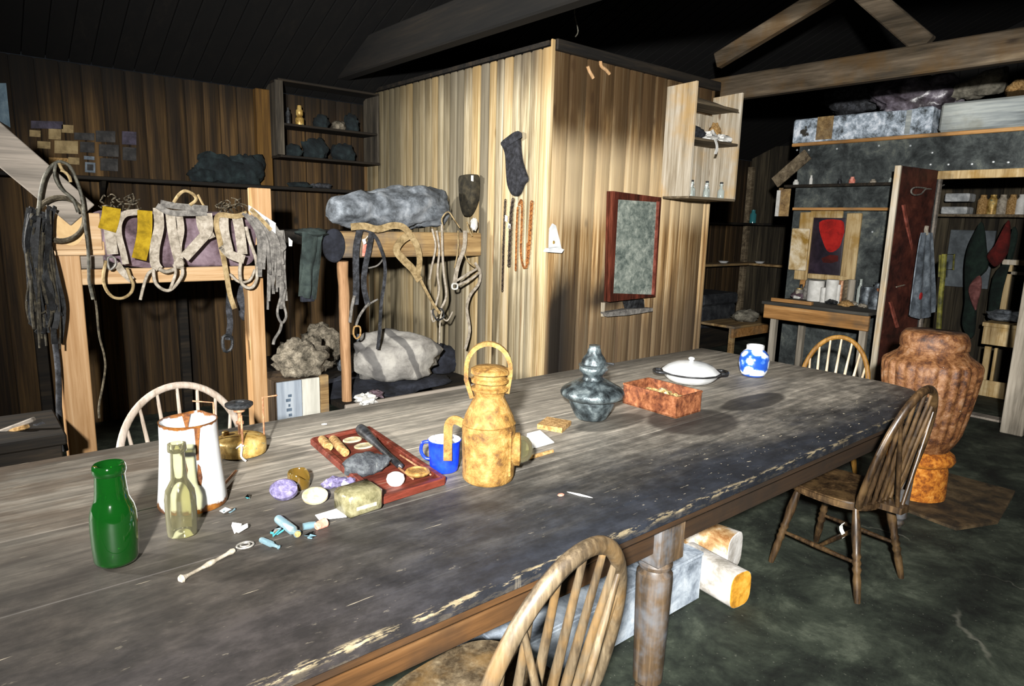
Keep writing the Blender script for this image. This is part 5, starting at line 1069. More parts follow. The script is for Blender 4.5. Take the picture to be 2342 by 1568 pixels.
# ------------------------------------------------------------------ mirror, dustpan and cupboard on the cubicle's front wall
def onP(pts, off=0): return onY(crop(*E9, pts), YP-off)
mr_ = thing('wall_mirror', 'clouded old mirror in a dark red wooden frame on the cubicle front', 'mirror', onP([(1330, 1300)], .03)[0])
M['mframe'] = wood('dark_red_frame', ['#1a0c08', '#351810', '#55281c', '#7a4030'], 'z', 14, .15, .5, .2)
M['mglass'] = mottled('clouded_mirror', ['#4a5450', '#69736c', '#899188', '#a7ada2'], 16, 8, .35, .15, .15, .5, rdet=.75)
P = onP([(1183, 512), (1545, 560), (1500, 1300), (1160, 1340)], .07); Q = onP([(1222, 575), (1512, 595), (1472, 1285), (1185, 1275)], .068)
for i in range(4):
    j = (i+1) % 4; mb = MB(); mb.prism([P[i], P[j], Q[j], Q[i]], (0, .04, 0)); fr_ = obj('frame_rail', mb, M['mframe'], mr_); fr1 = fr_ if i == 1 else (fr1 if i > 1 else None)
obj('mirror_glass', MB().prism(Q, (0, .008, 0)), M['mglass'], mr_)
P2 = [p+V((0, .03, 0)) for p in P]; obj('backing', MB().prism(P2, (0, .032, 0)), M['mframe'], mr_)
obj('inner_strip', MB().prism(onP([(1512, 590), (1530, 590), (1492, 1285), (1474, 1285)], .073), (0, .005, 0)), M['redtrim'], fr1)
mk = thing('mirror_bracket', 'dark metal bracket with scraps under the clouded mirror', 'bracket', onP([(1320, 1440)], .02)[0])
obj('bracket_plate', MB().prism(onP([(1265, 1335), (1415, 1320), (1420, 1400), (1290, 1420)], .02), (0, .018, 0)), M['soot'], mk); obj('bracket_ledge', MB().prism(onP([(1130, 1420), (1290, 1395), (1480, 1385), (1480, 1410), (1290, 1440), (1140, 1450)], .06), (0, .058, 0)), M['strapg'], mk); obj('pale_peg', MB().prism(onP([(1105, 1345), (1125, 1345), (1118, 1450), (1105, 1450)], .02), (0, .018, 0)), M['cab'], mk)
sc = thing('wall_sconce', 'white enamel candle sconce on the cubicle front beside the corner', 'sconce', onP([(755, 970)], .02)[0])
obj('back_plate', MB().prism(onP([(705, 965), (695, 860), (715, 790), (735, 755), (757, 770), (785, 880), (800, 945), (760, 970)], .014), (0, .012, 0)), M['white'], sc); obj('drip_tray', MB().prism(onP([(695, 968), (705, 940), (780, 930), (818, 950), (800, 975)], .05), (0, .046, 0)), M['white'], sc)
obj('yellow_stain', MB().lathe([(0, 0), (.012, 0), (.01, .002), (0, .002)], 14, onP([(740, 895)], .0145)[0], (0, -1, 0)), M['brass'], sc)
E10 = (1180, 50, 3.647)
for k, P in enumerate(([(598, 370), (612, 410), (635, 450), (645, 470)], [(705, 320), (712, 370), (750, 400), (780, 435)])):
    solo('hook_peg', MB().tube(smoothpts(onY(crop(*E10, P), YP-.013), 3), [.012]*10, 8), M['newz'], ['small pale peg high on the cubicle front, left one', 'larger pale bent peg high on the cubicle front'][k], 'peg')
# cupboard: side panel, shelves
xl = PY(1597, 320, YP-.3).x; xl = (xl+PY(1517, 320, YP).x)/2; yf = YP-.27
zt, zb = PY(1597, 185, yf).z, PY(1578, 450, yf).z; xr = PY(1690, 330, yf).x
wc = thing('wall_cabinet', 'tall open grey cabinet of three shelves at the cubicle\'s right end', 'cabinet', ((xl+xr)/2, YP-.14, zb))
for x in (xl, xr): 
    mb = MB(); mb.prism([(x-.011, yf, zb), (x-.011, YP-.003, zb), (x-.011, YP-.003, zt-.01), (x-.011, yf, zt)], (.022, 0, 0), .5 if x == xl else .3); obj('side_panel', mb, M['cab'], wc)
obj('back_board', boards(MB(), (xl, YP-.022, 0), (1, 0, 0), xr-xl, zb, zt-.16, .1, (0, -1, 0), .014, seed=4), M['cab'], wc)
z1 = PY(1635, 330, YP-.15).z; z2 = PY(1635, 250, YP-.15).z
for z, nm in ((zb, 'bottom_board'), (z1, 'shelf')): obj(nm, MB().box(xl-.012 if nm == 'bottom_board' else xl+.012, xr+.012 if nm == 'bottom_board' else xr-.012, yf, YP-.024, z-.012, z+.008, .4, .003), M['cabb'], wc)
obj('shelf', MB().box(xl+.012, xr-.012, yf+.02, YP-.024, z2-.008, z2+.012, .4, .003), M['cabb'], wc)
obj('top_flap', MB().prism([(xl+.012, yf+.01, z2+.0), (xr-.012, yf+.01, z2-.02), (xr-.012, YP-.03, zt-.06), (xl+.012, YP-.03, zt-.04)], (0, .008, .012)), M['cabb'], wc)
rr = random.Random(6)
kinds = [[(0, 0), (.024, 0), (.025, .005), (.025, .05), (.018, .062), (.01, .07), (.01, .088), (.014, .09), (.014, .1), (0, .1)], [(0, 0), (.02, 0), (.021, .005), (.021, .035), (.012, .045), (.012, .06), (.015, .062), (.015, .072), (0, .072)]]
M['gl'] = glass('small_clear_bottle', '#e4ebe6', .08, .65); M['gl'].node_tree.nodes['Principled BSDF'].inputs['Base Color'].default_value = lin('#b4bcb6')
labs = ['first clear medicine bottle from the left panel on the cabinet bottom', 'second clear medicine bottle on the cabinet bottom', 'middle clear bottle on the cabinet bottom', 'clear bottle right of the middle one on the cabinet bottom', 'small clear bottle next to the right panel of the cabinet', 'short clear bottle at the front of the cabinet bottom', 'short clear bottle behind the front one on the cabinet bottom']
for k in range(7):
    x = xl+.06+(xr-xl-.12)*k/6; y = YP-.1-.13*((k*3) % 5)/5; b = thing('medicine_bottle', labs[k], 'bottle', (x, y, zb+.009), 0, 'medicine bottles on the cabinet bottom'); obj('bottle_body', MB().lathe([(r*1.15, z*1.2) for r, z in kinds[k % 2]], 14, (x, y, zb+.009)), M['gl'], b, 50); obj('stopper', MB().lathe([(0, 0), (.012, 0), (.014, .014), (0, .016)], 10, (x, y, zb+.009+kinds[k % 2][-1][1]*1.2)), M['white'] if k % 2 else M['soot'], b)
solo('dark_cloth', MB().blob((xl+.13, YP-.15, z1+.055), (.11, .1, .05), .35, 1.8, 90, 22, 12, flat=z1+.009), M['wool'], 'black cloth on the cabinet\'s middle shelf', 'cloth', None, 70)
for k, (fx, r, l) in enumerate([(.45, .1, 'crumpled white paper hanging over the cabinet\'s middle shelf edge'), (.72, .09, 'white rag at the right of the cabinet\'s middle shelf')]):
    solo('white_rag', MB().blob((xl+(xr-xl)*fx, YP-.2, z1+.03), (r, .07, .035), .6, 2.2, 92+k, 18, 10, flat=z1+.009, ridge=(.5, 2.5)), M['paper'], l, 'paper', None, 30)
solo('paper_curl', MB().sheet(lambda u, v: V((xl+.25+u*.03, yf-.003-.03*math.sin(v*2.5), z1+.02-v*.12)), 2, 8, .004), M['paper'], 'curled paper strip dangling from the cabinet\'s middle shelf', 'paper')
solo('yellow_cloth', MB().blob((xr-.1, YP-.1, z1+.09), (.06, .05, .08), .3, 2, 95, 16, 10, flat=z1+.009), M['cork'], 'straw coloured lump at the back of the cabinet\'s middle shelf', 'lump', None, 70)
solo('hanging_wire', MB().tube(smoothpts(onY([(1318, 0), (1314, 30), (1322, 70), (1316, 84)], YP-.02), 4), .004, 6), M['ropek'], 'thin wire hanging from the roof over the cubicle', 'wire')
# ------------------------------------------------------------------ felt covered darkroom wall at the far right, its doorway and the bay beside it
DY0, DY1, DZ = 1.50, 2.34, PX(2150, 405, XR).z
YL = 3.76
ztop = 2.525
rw = obj('wall_back', MB().box(XR, XR+.05, DY1, YL, 0, ztop, .5).box(XR, XR+.05, -.6, DY1, DZ, ztop, .5).box(XR, XR+.05, -.6, DY0-.15, 0, DZ, .4), M['felt'], None, 30, True); rw['kind'] = 'structure'
M['nail'] = mottled('shiny_nail', ['#c8d0d2', '#eef2f2'], 30, 2, .25, .6, 0)
mb = MB()
for x, y in ((2010, 333), (2082, 333), (2132, 349), (2128, 376), (2169, 376), (2223, 375), (2272, 370), (2306, 371), (1823, 343), (1850, 343), (1914, 340), (1995, 530)):
    mb.lathe([(0, 0), (.011, 0), (.008, .006), (0, .008)], 10, PX(x, y, XR-.001), (-1, 0, 0))
obj('nail_head', mb, M['nail'], rw)
struct('wall_darkroom_end', MB().box(XR, 9.88, YL-.05, YL, 0, ztop, .5), M['felt'])
struct('trim_6', MB().box(XR-.03, XR+1.1, -.6, YL+.03, ztop, ztop+.035, .6, .006), M['bench'])
struct('trim_7', MB().box(XR-.02, XR+.06, DY0-.15, DY1+.02, DZ-.02, DZ+.055, .6, .004), M['wframe'])
struct('trim_8', MB().box(XR, XR+.06, DY1-.022, DY1-.001, 0, DZ, .4, .004), M['greyx'])
struct('trim_9', MB().box(XR-.08, XR+.06, DY0-.1, DY1+.1, .001, .022, .6, .004), M['greyx'])
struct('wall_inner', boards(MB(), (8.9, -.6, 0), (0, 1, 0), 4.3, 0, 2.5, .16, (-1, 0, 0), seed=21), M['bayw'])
struct('wall_gable', boards(MB(), (9.96, -2.4, 0), (0, 1, 0), 8.4, 2.6, 4.6, .2, (-1, 0, 0), seed=22), M['roof'])
M['posty'] = wood('grey_post', ['#4c473e', '#716a5e', '#928a7c', '#ada597'], 'z', 12, .08, .8, .2)
p = PZ(2290, 985, 0); struct('trim_10', MB().box(p.x-.06, p.x+.06, p.y-.16, p.y, 0, 2.5, .5, .006), M['posty'])
# boxes and bundles on the darkroom roof
M['flake'] = mottled('flaking_white_paint', ['#2d3133', '#6b747b', '#9aa6b2', '#c7d0da', '#e6eaf0'], 9, 8, .7, 0, .4, .3, ('#33302a', 5, .64), rdet=.75)
M['palebox'] = wood('pale_weathered_box', ['#5d6466', '#848b8c', '#a3a9a6', '#bfc3bd'], 'y', 9, .1, .8, .2, big=('#6d6a55', 3, .5))
def boxX(mb, x0, y0, x1, y1, X, d, tone=.5, ch=.008, zb=None):
    A, B = PX(x0, (y0+y1)/2, X), PX(x1, (y0+y1)/2, X); xm = (x0+x1)/2; z1, z0 = PX(xm, y0, X).z, PX(xm, y1, X).z
    return mb.box(X, X+d, min(A.y, B.y), max(A.y, B.y), zb if zb is not None else z0, z1, tone, ch)
zt_ = ztop+.036
g = thing('painted_box', 'long box of flaking white and grey paint on the darkroom roof', 'box', PX(1975, 320, XR+.2)); 
mb = boxX(MB(), 1814, 258, 2130, 318, XR-.0, .55, .5, .015, zt_); obj('box_body', mb, M['flake'], g)
obj('batten', boxX(MB(), 2070, 252, 2082, 316, XR-.006, .01, .5, .002, zt_+.01), M['palebox'], g); obj('bare_patch', boxX(MB(), 1868, 266, 1905, 312, XR-.002, .004, .2, .001, zt_+.02), M['bunkx'], g)
solo('pale_box', boxX(MB(), 2150, 222, 2420, 302, XR-.02, .5, .5, .02, zt_).jit(.006, 4), M['palebox'], 'plain pale weathered box right of the flaking painted box', 'box')
M['tarp'] = mottled('shiny_tarpaulin', ['#241f22', '#453e44', '#6d6670', '#a9a4ab'], 5, 6, .35, 0, .5, .6)
M['striper'] = mottled('ribbed_grey_cloth', ['#4a473e', '#6e6a5e', '#8d887a'], 14, 5, .95, 0, .3)
zb_ = PX(2000, 262, XR).z
def bundle(x, y, ry, rz, mat, label, cat, seed, X=XR+.28, zb=None, rg=.3):
    p = PX(x, y, X); return solo(cat.replace(' ', '_')+'_bundle', MB().blob((X, p.y, p.z), (.26, ry, rz), .35, 1.7, seed, 34, 18, flat=zb, ridge=(rg, 2.2)), mat, label, cat, None, 70)
bundle(1965, 222, .3, .17, M['strapd'], 'dark bundle behind the left end of the flaking box', 'cloth', 101, XR+.45, zb_+.005)
bundle(2095, 222, .34, .2, M['tarp'], 'glossy dark tarpaulin heaped over the flaking box', 'tarpaulin', 103, XR+.22, zb_+.005)
g = thing('rolled_cloth', 'ribbed grey rolled cloth on the pale weathered box', 'cloth', PX(2230, 215, XR+.2))
a, b = PX(2165, 232, XR+.2), PX(2300, 196, XR+.2); rl = roll(a, b, .06, .12, 9, .9); zc = min(p.z for p in rl.v); zq = PX(2250, 222, XR).z+.022; rl.v = [p+V((0, 0, zq-zc)) for p in rl.v]; obj('roll', rl, M['striper'], g, 70)
bundle(2345, 212, .13, .12, M['cork'], 'ochre lump at the photo\'s right edge on the pale box', 'lump', 107, XR+.25, zq, .1)
# shelves with small things
for k, (y, x0, x1, l, items) in enumerate([(421, 1795, 2053, 'upper thin shelf on the black felt wall', True), (476, 1815, 2048, 'lower thin shelf on the black felt wall', False)]):
    z = PX((x0+x1)/2, y, XR-.1).z; ya, yb_ = PX(x0, y, XR-.1).y, PX(x1, y, XR-.1).y; ya = min(ya, YL+.02)
    s = thing('wall_shelf', l, 'shelf', (XR-.06, (ya+yb_)/2, z)); obj('shelf_board', MB().box(XR-.12, XR-.001, yb_, ya, z-.022, z, .4, .003), M['cabb'], s); obj('shelf_lip', MB().box(XR-.126, XR-.119, yb_, ya, z-.022, z+.006, .9, .002), M['bench'] if k else M['dark'], s)
    if items:
        for i, (x, h, r, m, lab) in enumerate([(1820, .06, .03, 'paper', 'small white scrap at the left end of the upper felt wall shelf'), (1854, .1, .018, 'paper', 'slim white bottle standing on the upper felt wall shelf'), (1920, .06, .02, 'soot', 'small dark jar on the upper felt wall shelf'), (1948, .07, .03, 'pink', 'small pink brown pot on the upper felt wall shelf'), (1996, .04, .03, 'bone', 'low bone coloured lump on the upper felt wall shelf'), (2036, .05, .02, 'gl', 'tiny clear jar by the door on the upper felt wall shelf')]):
            solo('small_jar', MB().lathe([(0, 0), (r, 0), (r, h*.6), (r*.6, h*.8), (r*.6, h), (0, h)], 14, (XR-.065, PX(x, y, XR-.065).y, z+.001)), M[m], lab, 'jar', 'small things on the felt wall shelf', 50)
# framed dark window with the red patch
wn = thing('window_frame', 'dark panel with a red patch inside a rough pale wood frame', 'window', PX(1895, 635, XR)); 
mb = boxX(MB(), 1822, 485, 1852, 640, XR-.035, .034, .8); obj('frame_board', mb, M['wframe'], wn)
mb = boxX(MB(), 1928, 487, 1962, 640, XR-.035, .034, .6); obj('frame_board', mb, M['wframe'], wn)
mb = boxX(MB(), 1853, 481, 1927, 498, XR-.03, .029, .3); obj('frame_board', mb, M['wframe'], wn)
pn = obj('dark_panel', boxX(MB(), 1853, 498, 1927, 632, XR-.012, .011, .5), mottled('plum_black_glass', ['#17121a', '#231c26', '#302733'], 6, 4, .4, 0, 0, .5), wn)
obj('sill', boxX(MB(), 1846, 628, 1935, 640, XR-.05, .05, .6), M['wframe'], wn)
F9 = (1600, 150, 3.156)
obj('red_patch', MB().prism(onX(poly(crop(*F9, [(865, 1130), (920, 1110), (1000, 1112), (1040, 1130), (1045, 1200), (1030, 1250), (1010, 1310), (960, 1345), (920, 1335), (890, 1270), (868, 1200)]), 2), XR-.014), (.002, 0, 0)), mottled('bright_red_paint', ['#740a05', '#96120b', '#a51c13'], 9, 4, .6, 0, 0), pn)
obj('red_smear', MB().prism(onX(crop(*F9, [(880, 1390), (940, 1365), (1000, 1370), (1000, 1410), (950, 1425), (890, 1420)]), XR-.0135), (.0015, 0, 0)), mottled('dark_red_paint', ['#2e0a08', '#430f0a', '#52140e'], 9, 4, .5, 0, 0), pn)
M['ply'] = mottled('peeling_pale_board', ['#8a6a2a', '#b8a37c', '#d3c7ae', '#ddd5c4'], 4, 6, .85, 0, .2, extra=None)
yL1, yL0 = PX(1803, 560, XR-.04).y, PX(1848, 560, XR-.04).y
solo('pale_board', boxX(MB(), 1806, 522, 1846, 618, XR-.075, .036, .5), M['ply'], 'peeling pale board fixed left of the framed dark panel', 'board')
solo('brown_strip', boxX(MB(), 1828, 640, 1850, 668, XR-.021, .02, .5), M['bench'], 'short brown board below the peeling pale board', 'board')
# bits at the wall's left end
a, b = PX(1772, 418, XR-.014), PX(1848, 352, XR-.014)
solo('diagonal_board', MB().xbox((a+b)/2, (b-a)/2, V((.012, 0, 0)), (b-a).normalized().cross(V((1, 0, 0)))*.065, .4, .004), M['cabb'], 'slanting grey brown board at the left end of the felt wall', 'board')
solo('upright_board', boxX(MB(), 1772, 428, 1800, 494, XR+.02, .03, .4), M['bunkx'], 'short upright brown board at the left end of the felt wall', 'board') if False else solo('upright_board', MB().box(XR+.1, XR+.13, YL+.001, YL+.2, PX(1785, 494, XR).z, PX(1785, 428, XR).z, .5, .004), M['bunkx'], 'short upright brown board at the left end of the felt wall', 'board')
solo('white_strip', MB().box(XR+.08, XR+.1, YL+.17, YL+.21, PX(1770, 494, XR).z, PX(1770, 434, XR).z, .5, .003), M['paper'], 'narrow white strip on the upright board\'s left edge', 'strip')
# work bench
XB = 6.3; zbt_ = .925; yb0, yb1 = max(2.48, PX(2030, 735, XB).y), PX(1748, 690, XB).y
wb = thing('work_bench', 'wooden work bench with brown front rail crowded with bottles', 'bench', (6.75, (yb0+yb1)/2, 0))
obj('bench_top', MB().box(XB-.02, XR-.08, yb0, yb1+.02, zbt_-.03, zbt_, .4, .005), M['benchtop'], wb)
obj('front_rail', MB().box(XB, XB+.035, yb0, yb1, zbt_-.17, zbt_-.031, .6, .005), M['bench'], wb)
for x, y in ((XB+.04, yb1-.09), (XB+.04, yb0+.06), (XR-.16, yb1-.09)): obj('leg', MB().box(x, x+.06, y-.03, y+.03, 0, zbt_-.031, .4, .004), M['greyx'] if False else M['posty'], wb)
G5 = (1720, 580, 6.505)
def onb(cx, cy):
    p = PX(1720+cx/6.505, 580+cy/6.505, 6.85-(cy-600)/200*.25); p.z = zbt_+.001; p.y = max(yb0+.07, min(yb1-.06, p.y)); p.x = max(XB+.07, min(XR-.2, p.x)); return p
def can(cx, cy, r, h, mat, name, label, cat, neck=False, lie=False, parts=None):
    c = onb(cx, cy); c.x = max(XB+.03, min(XR-.2, c.x)); c.z = zbt_+.001
    pr = [(0, 0), (r, 0), (r*1.02, .006), (r*1.02, h*.95), (r*.96, h), (0, h)] if not neck else [(0, 0), (r, 0), (r, h*.62), (r*.5, h*.76), (r*.42, h*.97), (r*.55, h), (0, h)]
    return solo(name, MB().lathe(pr, 24, c), M[mat], label, cat, 'bottles and tins on the work bench', 45)
M['grime'] = mottled('grimy_metal', ['#22262a', '#474d52', '#6f777c'], 16, 6, .5, .3, .2)
can(940, 620, .078, .21, 'paper', 'white_jar', 'left of the two bright white jars on the work bench', 'jar')
w2 = can(1175, 650, .06, .235, 'paper', 'white_jar', 'right taller of the two bright white jars on the work bench', 'jar')
can(1070, 655, .038, .15, 'paper', 'white_jar', 'small white jar between the two bright white jars', 'jar')
can(1275, 640, .02, .19, 'paper', 'slim_bottle', 'slim cream bottle just right of the white jars', 'bottle')
can(1315, 620, .025, .23, 'copper', 'brown_bottle', 'tall reddish brown bottle right of the slim cream bottle', 'bottle')
can(1395, 640, .032, .24, 'cabb', 'wooden_tube', 'left grey wooden tube on the bench under the frame', 'tube'); can(1460, 640, .034, .25, 'posty', 'wooden_tube', 'right grey wooden tube on the bench under the frame', 'tube')
can(1600, 600, .028, .26, 'gl', 'glass_jar', 'tall pale bottle standing at the right half of the bench', 'bottle', True)
can(1700, 680, .06, .2, 'grime', 'leaning_tin', 'dark grey tin right of the tall pale bottle', 'tin'); can(1840, 740, .065, .25, 'grime', 'glass_flask', 'large grey bottle near the red door on the bench', 'bottle', True)
can(1935, 740, .045, .2, 'rbox', 'brick_tin', 'brick coloured tin at the bench\'s right end', 'tin')
can(800, 580, .03, .2, 'strapg', 'grey_bottle', 'grey bottle just left of the white jars', 'bottle', True); can(725, 560, .03, .15, 'soot', 'dark_bottle', 'dark bottle left of the grey bottle on the bench', 'bottle', True)
can(650, 570, .03, .11, 'brass', 'yellow_tin', 'small yellowish tin on the left half of the bench', 'tin'); can(595, 590, .025, .09, 'bone', 'pale_pot', 'small pale pot left of the yellowish tin', 'pot'); can(455, 560, .05, .1, 'strapg', 'grey_pot', 'grey pot at the left end of the bench', 'pot')
c = onb(860, 665); solo('timber_offcut', MB().box(XB+.05, XB+.1, c.y-.22, c.y+.2, zbt_+.001, zbt_+.035, .5, .004), M['bench'], 'brown slat lying along the bench front below the white jars', 'slat')
for k, (cx, cy, r, m, l) in enumerate([(1480, 700, .05, 'bone', 'pale lumpy scrap in the middle of the bench'), (1400, 760, .06, 'cork', 'tan scrap at the bench edge'), (1180, 730, .05, 'soot', 'round dark dish at the bench edge'), (1660, 720, .04, 'bone', 'small pale scrap before the dark grey tin'), (320, 560, .08, 'mauve', 'dull mauve rag at the bench\'s left end'), (550, 600, .04, 'paper', 'white scrap at the left of the bench')]):
    c = onb(cx, cy); c.x = max(XB+.06, c.x); solo('bench_scrap', MB().blob((c.x, c.y, zbt_+r*.4), (r, r*1.1, r*.55), .4, 2, 120+k, 14, 10, flat=zbt_+.001), M[m], l, 'scrap', 'scraps strewn on the work bench', 50)
# red door with towel
dr = obj('door_1', MB().xbox(((7.09+6.42)/2, (2.36+2.43)/2, 1.13), ((7.09-6.42)/2, (2.36-2.43)/2, 0), (.0021, .02, 0), (0, 0, 1.09), .5, .004), M['red'], None, 30, True); dr['kind'] = 'structure'
q0, q1 = V((6.42, 2.43, 0)), V((7.09, 2.36, 0))
YD = 2.385
obj('edge_strip', MB().beam((6.405, 2.432, .05), (6.405, 2.432, 2.22), .05, .03, (1, 0, 0), .7, .003), M['cab'], dr)
for (a, b, w_) in (((2066, 468), (2096, 628), .04), ((2036, 690), (2052, 748), .04)): obj('red_brace', MB().beam(PY(*a, YD), PY(*b, YD-.01), .02, w_, (0, 1, 0), .5) if False else MB().xbox((PY(*a, YD)+PY(*b, YD-.01))/2, (PY(*b, YD-.01)-PY(*a, YD))/2, V((0, .008, 0)), V((.022, 0, .003))), M['redtrim'], dr)
obj('cross_cord', MB().tube([PY(2050, 656, YD), PY(2095, 644, YD-.01)], .006, 6), M['bone'], dr)
H9 = (2020, 370, 2.6584)
solo('door_hook', MB().tube(smoothpts(onY(crop(*H9, [(370, 140), (310, 165), (260, 165), (230, 195), (185, 200), (170, 175), (195, 155), (260, 160)]), YD-.03), 4), .007, 7), M['wire'], 'bent wire hook near the top of the red door', 'hook')
M['towel'] = mottled('blue_grey_towel', ['#3a4046', '#5a626a', '#7a838b'], 9, 5, .95, 0, .4)
tw = thing('towel', 'blue grey towel with a red spot hanging on the red door', 'towel', PY(2110, 720, YD-.05))
def tf(u, v):
    top = (232+65*u, 430); bot = (160+160*u, 930+25*math.sin(u*4)); x = top[0]+(bot[0]-top[0])*v**.8; y = top[1]+(bot[1]-top[1])*v
    p = PY(*crop(*H9, [(x, y)])[0], YD-.095); p.y += .02*math.sin(u*16)*(.4+.6*v); return p
obj('cloth', MB().sheet(tf, 30, 14, .008), M['towel'], tw, 70)
obj('cord_top', MB().tube(onY(crop(*H9, [(265, 390), (260, 415), (262, 440)]), YD-.09), .018, 8), M['bone'], tw); obj('red_spot', MB().lathe([(0, 0), (.035, 0), (.03, .006), (0, .008)], 16, PY(2020+228/2.6584, 370+815/2.6584, YD-.122), (0, -1, 0)), mottled('red_spot_cloth', ['#8f1a1c', '#b32a2a'], 20, 3, .9), tw)
M['ypole'] = mottled('mossy_yellow_paint', ['#2f2f10', '#4e4c18', '#6d6926'], 12, 5, .7, 0, .3)
solo('yellow_pole', MB().tube(smoothpts(onX(crop(*H9, [(372, 560), (362, 700), (350, 820), (338, 1000), (326, 1240), (316, 1490)]), XR-.1), 3), .022, 8).tube(onX(crop(*H9, [(345, 565), (340, 700)]), XR-.1), .01, 6), M['ypole'], 'yellow green pole leaning in the doorway beside the red door', 'pole')
solo('wire_rack', MB().tube(onX(crop(*H9, [(372, 562), (432, 562), (425, 655), (365, 655)]), XR+.15), .01, 6, True), M['ypole'], 'thin yellow wire frame next to the yellow green pole', 'frame')
# inside the darkroom
XI = 8.89
def boxI(mb, x0, y0, x1, y1, X, d, t=.5, ch=.004): return boxX(mb, *crop(*H9, [(x0, y0)])[0], *crop(*H9, [(x1, y1)])[0], X, d, t, ch)
zs = PX(2240, 490, XI-.2).z
s = thing('inner_shelf', 'shelf of jars and papers seen through the doorway', 'shelf', (XI-.15, 1.9, zs)); obj('shelf_board', MB().box(XI-.3, XI-.001, .6, 3.0, zs-.03, zs, .5, .004), M['cabb'], s)
M['pap2'] = mottled('grey_white_paper', ['#7c7f80', '#a2a5a5', '#bfc1c0'], 10, 4, .9)
for k, (y0, y1, x0, x1, l) in enumerate([(180, 230, 375, 525, 'upper folded paper bundle in the doorway'), (228, 272, 355, 515, 'lower folded paper bundle in the doorway')]): 
    mb = boxI(MB(), x0, y0, x1, y1, XI-.28, .22, .5, .01); mz = min(p.z for p in mb.v); dz = zs+.001+(.0 if k else .135)-mz; mb.v = [p+V((0, 0, dz)) for p in mb.v]; solo('paper_bundle', mb, M['pap2'], l, 'papers', 'papers on the shelf behind the doorway')
for k, (x, m, l) in enumerate([(600, 'cork', 'ochre jar nearest the paper bundles inside the doorway'), (660, 'brass', 'yellow brown jar on the inner shelf'), (720, 'bone', 'pale jar on the inner shelf'), (780, 'cork', 'tan jar on the inner shelf near its right end'), (835, 'paper', 'whitish jar at the right end of the inner shelf')]):
    p = PX(2020+x/2.6584, 480, XI-.15); solo('shelf_jar', MB().lathe([(0, 0), (.05, 0), (.052, .15), (.03, .18), (.03, .21), (0, .21)], 16, (XI-.15, p.y, zs+.001)), M[m], l, 'jar', 'jars on the shelf behind the doorway', 45)
solo('grey_board', boxI(MB(), 385, 415, 660, 765, XI-.02, .0285, .5), mottled('pale_grey_board', ['#3c4144', '#50565a', '#646b6e'], 4, 5, .8), 'pale grey board on the wall behind the hanging jackets', 'board')
def jacket(pts, X, mat, label, name, th=.06):
    P = onX(poly(crop(*H9, pts)), X); c = sum(P, V((0, 0, 0)))/len(P); k = len(P); vs = []
    for off, sca in ((0, 1), (th*.6, 1), (th, .8)):
        for p in P: vs.append(V((X-off, c.y+(p.y-c.y)*sca, c.z+(p.z-c.z)*sca)))
    t = thing(name, label, 'jacket', (X, c.y, min(p.z for p in P))); obj('cloth', MB().add(vs, [(j*k+i, (j+1)*k+i, (j+1)*k+(i+1) % k, j*k+(i+1) % k) for j in range(2) for i in range(k)]+[tuple(range(k)), tuple(range(2*k, 3*k))[::-1]]), mat, t, 60); return t
M['jgreen'] = mottled('dark_green_cloth2', ['#080f0c', '#0f1b16', '#18271f'], 7, 5, .95, 0, .4); M['jred'] = mottled('dull_red_cloth', ['#300a08', '#48100c', '#5e1712'], 7, 5, .95, 0, .4)
jacket([(600, 365), (620, 420), (630, 520), (640, 640), (590, 700), (560, 760), (570, 900), (555, 1050), (520, 1060), (485, 980), (500, 850), (500, 640), (520, 520), (560, 430)], XI-.4, M['jgreen'], 'long dark green jacket hanging behind the doorway', 'hanging_jacket')
jacket([(765, 355), (775, 430), (760, 550), (700, 630), (665, 625), (635, 570), (680, 510), (720, 430)], XI-.45, M['jred'], 'dull red jacket hanging right of the dark green one', 'hanging_jacket')
M['dpink'] = mottled('dim_pink_cloth', ['#4a2a28', '#623b38', '#7a504c'], 12, 5, .95)
jacket([(590, 690), (600, 760), (575, 860), (560, 900), (520, 790), (540, 730)], XI-.48, M['dpink'], 'pinkish cloth hanging below the dark green jacket', 'hanging_cloth', .03)
jacket([(790, 400), (820, 440), (790, 580), (740, 760), (690, 960), (640, 960), (670, 700), (760, 580)], XI-.36, M['jgreen'], 'dark cloth hanging behind the red jacket', 'hanging_cloth', .04)
ct = thing('wash_stand', 'pale open wooden stand behind the right of the doorway', 'stand', PX(2310, 720, 8.2))
for r_ in ((722, 615, 760, 980), (1000, 615, 1040, 980)): obj('leg', boxI(MB(), *r_, 8.5, .05), M['wframe'], ct)
obj('top_rail', boxI(MB(), 722, 600, 1040, 632, 8.48, .35), M['cab'], ct); obj('rail', boxI(MB(), 740, 672, 1040, 692, 8.5, .04), M['posty'], ct)
c2 = thing('wooden_crate', 'pale wooden crate stand with open front inside the doorway', 'crate', PX(2270, 915, 7.5))
XC = PZ(2020+680/2.6584, 370+1435/2.6584, .004).x
for r_ in ((600, 985, 830, 1010, .5), (600, 1010, 820, 1120, .34), (575, 1335, 780, 1435, .34)): obj('crate_board', boxI(MB(), *r_[:4], XC, .03 if r_[4] < .4 else .35), M['wframe'], c2)
for r_ in ((600, 1120, 640, 1335), (660, 1130, 680, 1335)): obj('upright', boxI(MB(), *r_, XC+.02, .04), M['wframe'], c2)
obj('upright', boxI(MB(), 790, 1120, 830, 1400, XC+.02, .04), M['wframe'], c2)
zc = PX(2290, 715, XC).z
solo('grey_cloth', MB().blob(PX(2310, 722, XC+.25)+V((0, 0, .0)), (.15, .2, .06), .4, 2, 140, 18, 10, flat=PX(2290, 740, XC).z), M['canvas'], 'crumpled grey cloth on the pale crate inside the doorway', 'cloth', None, 60)
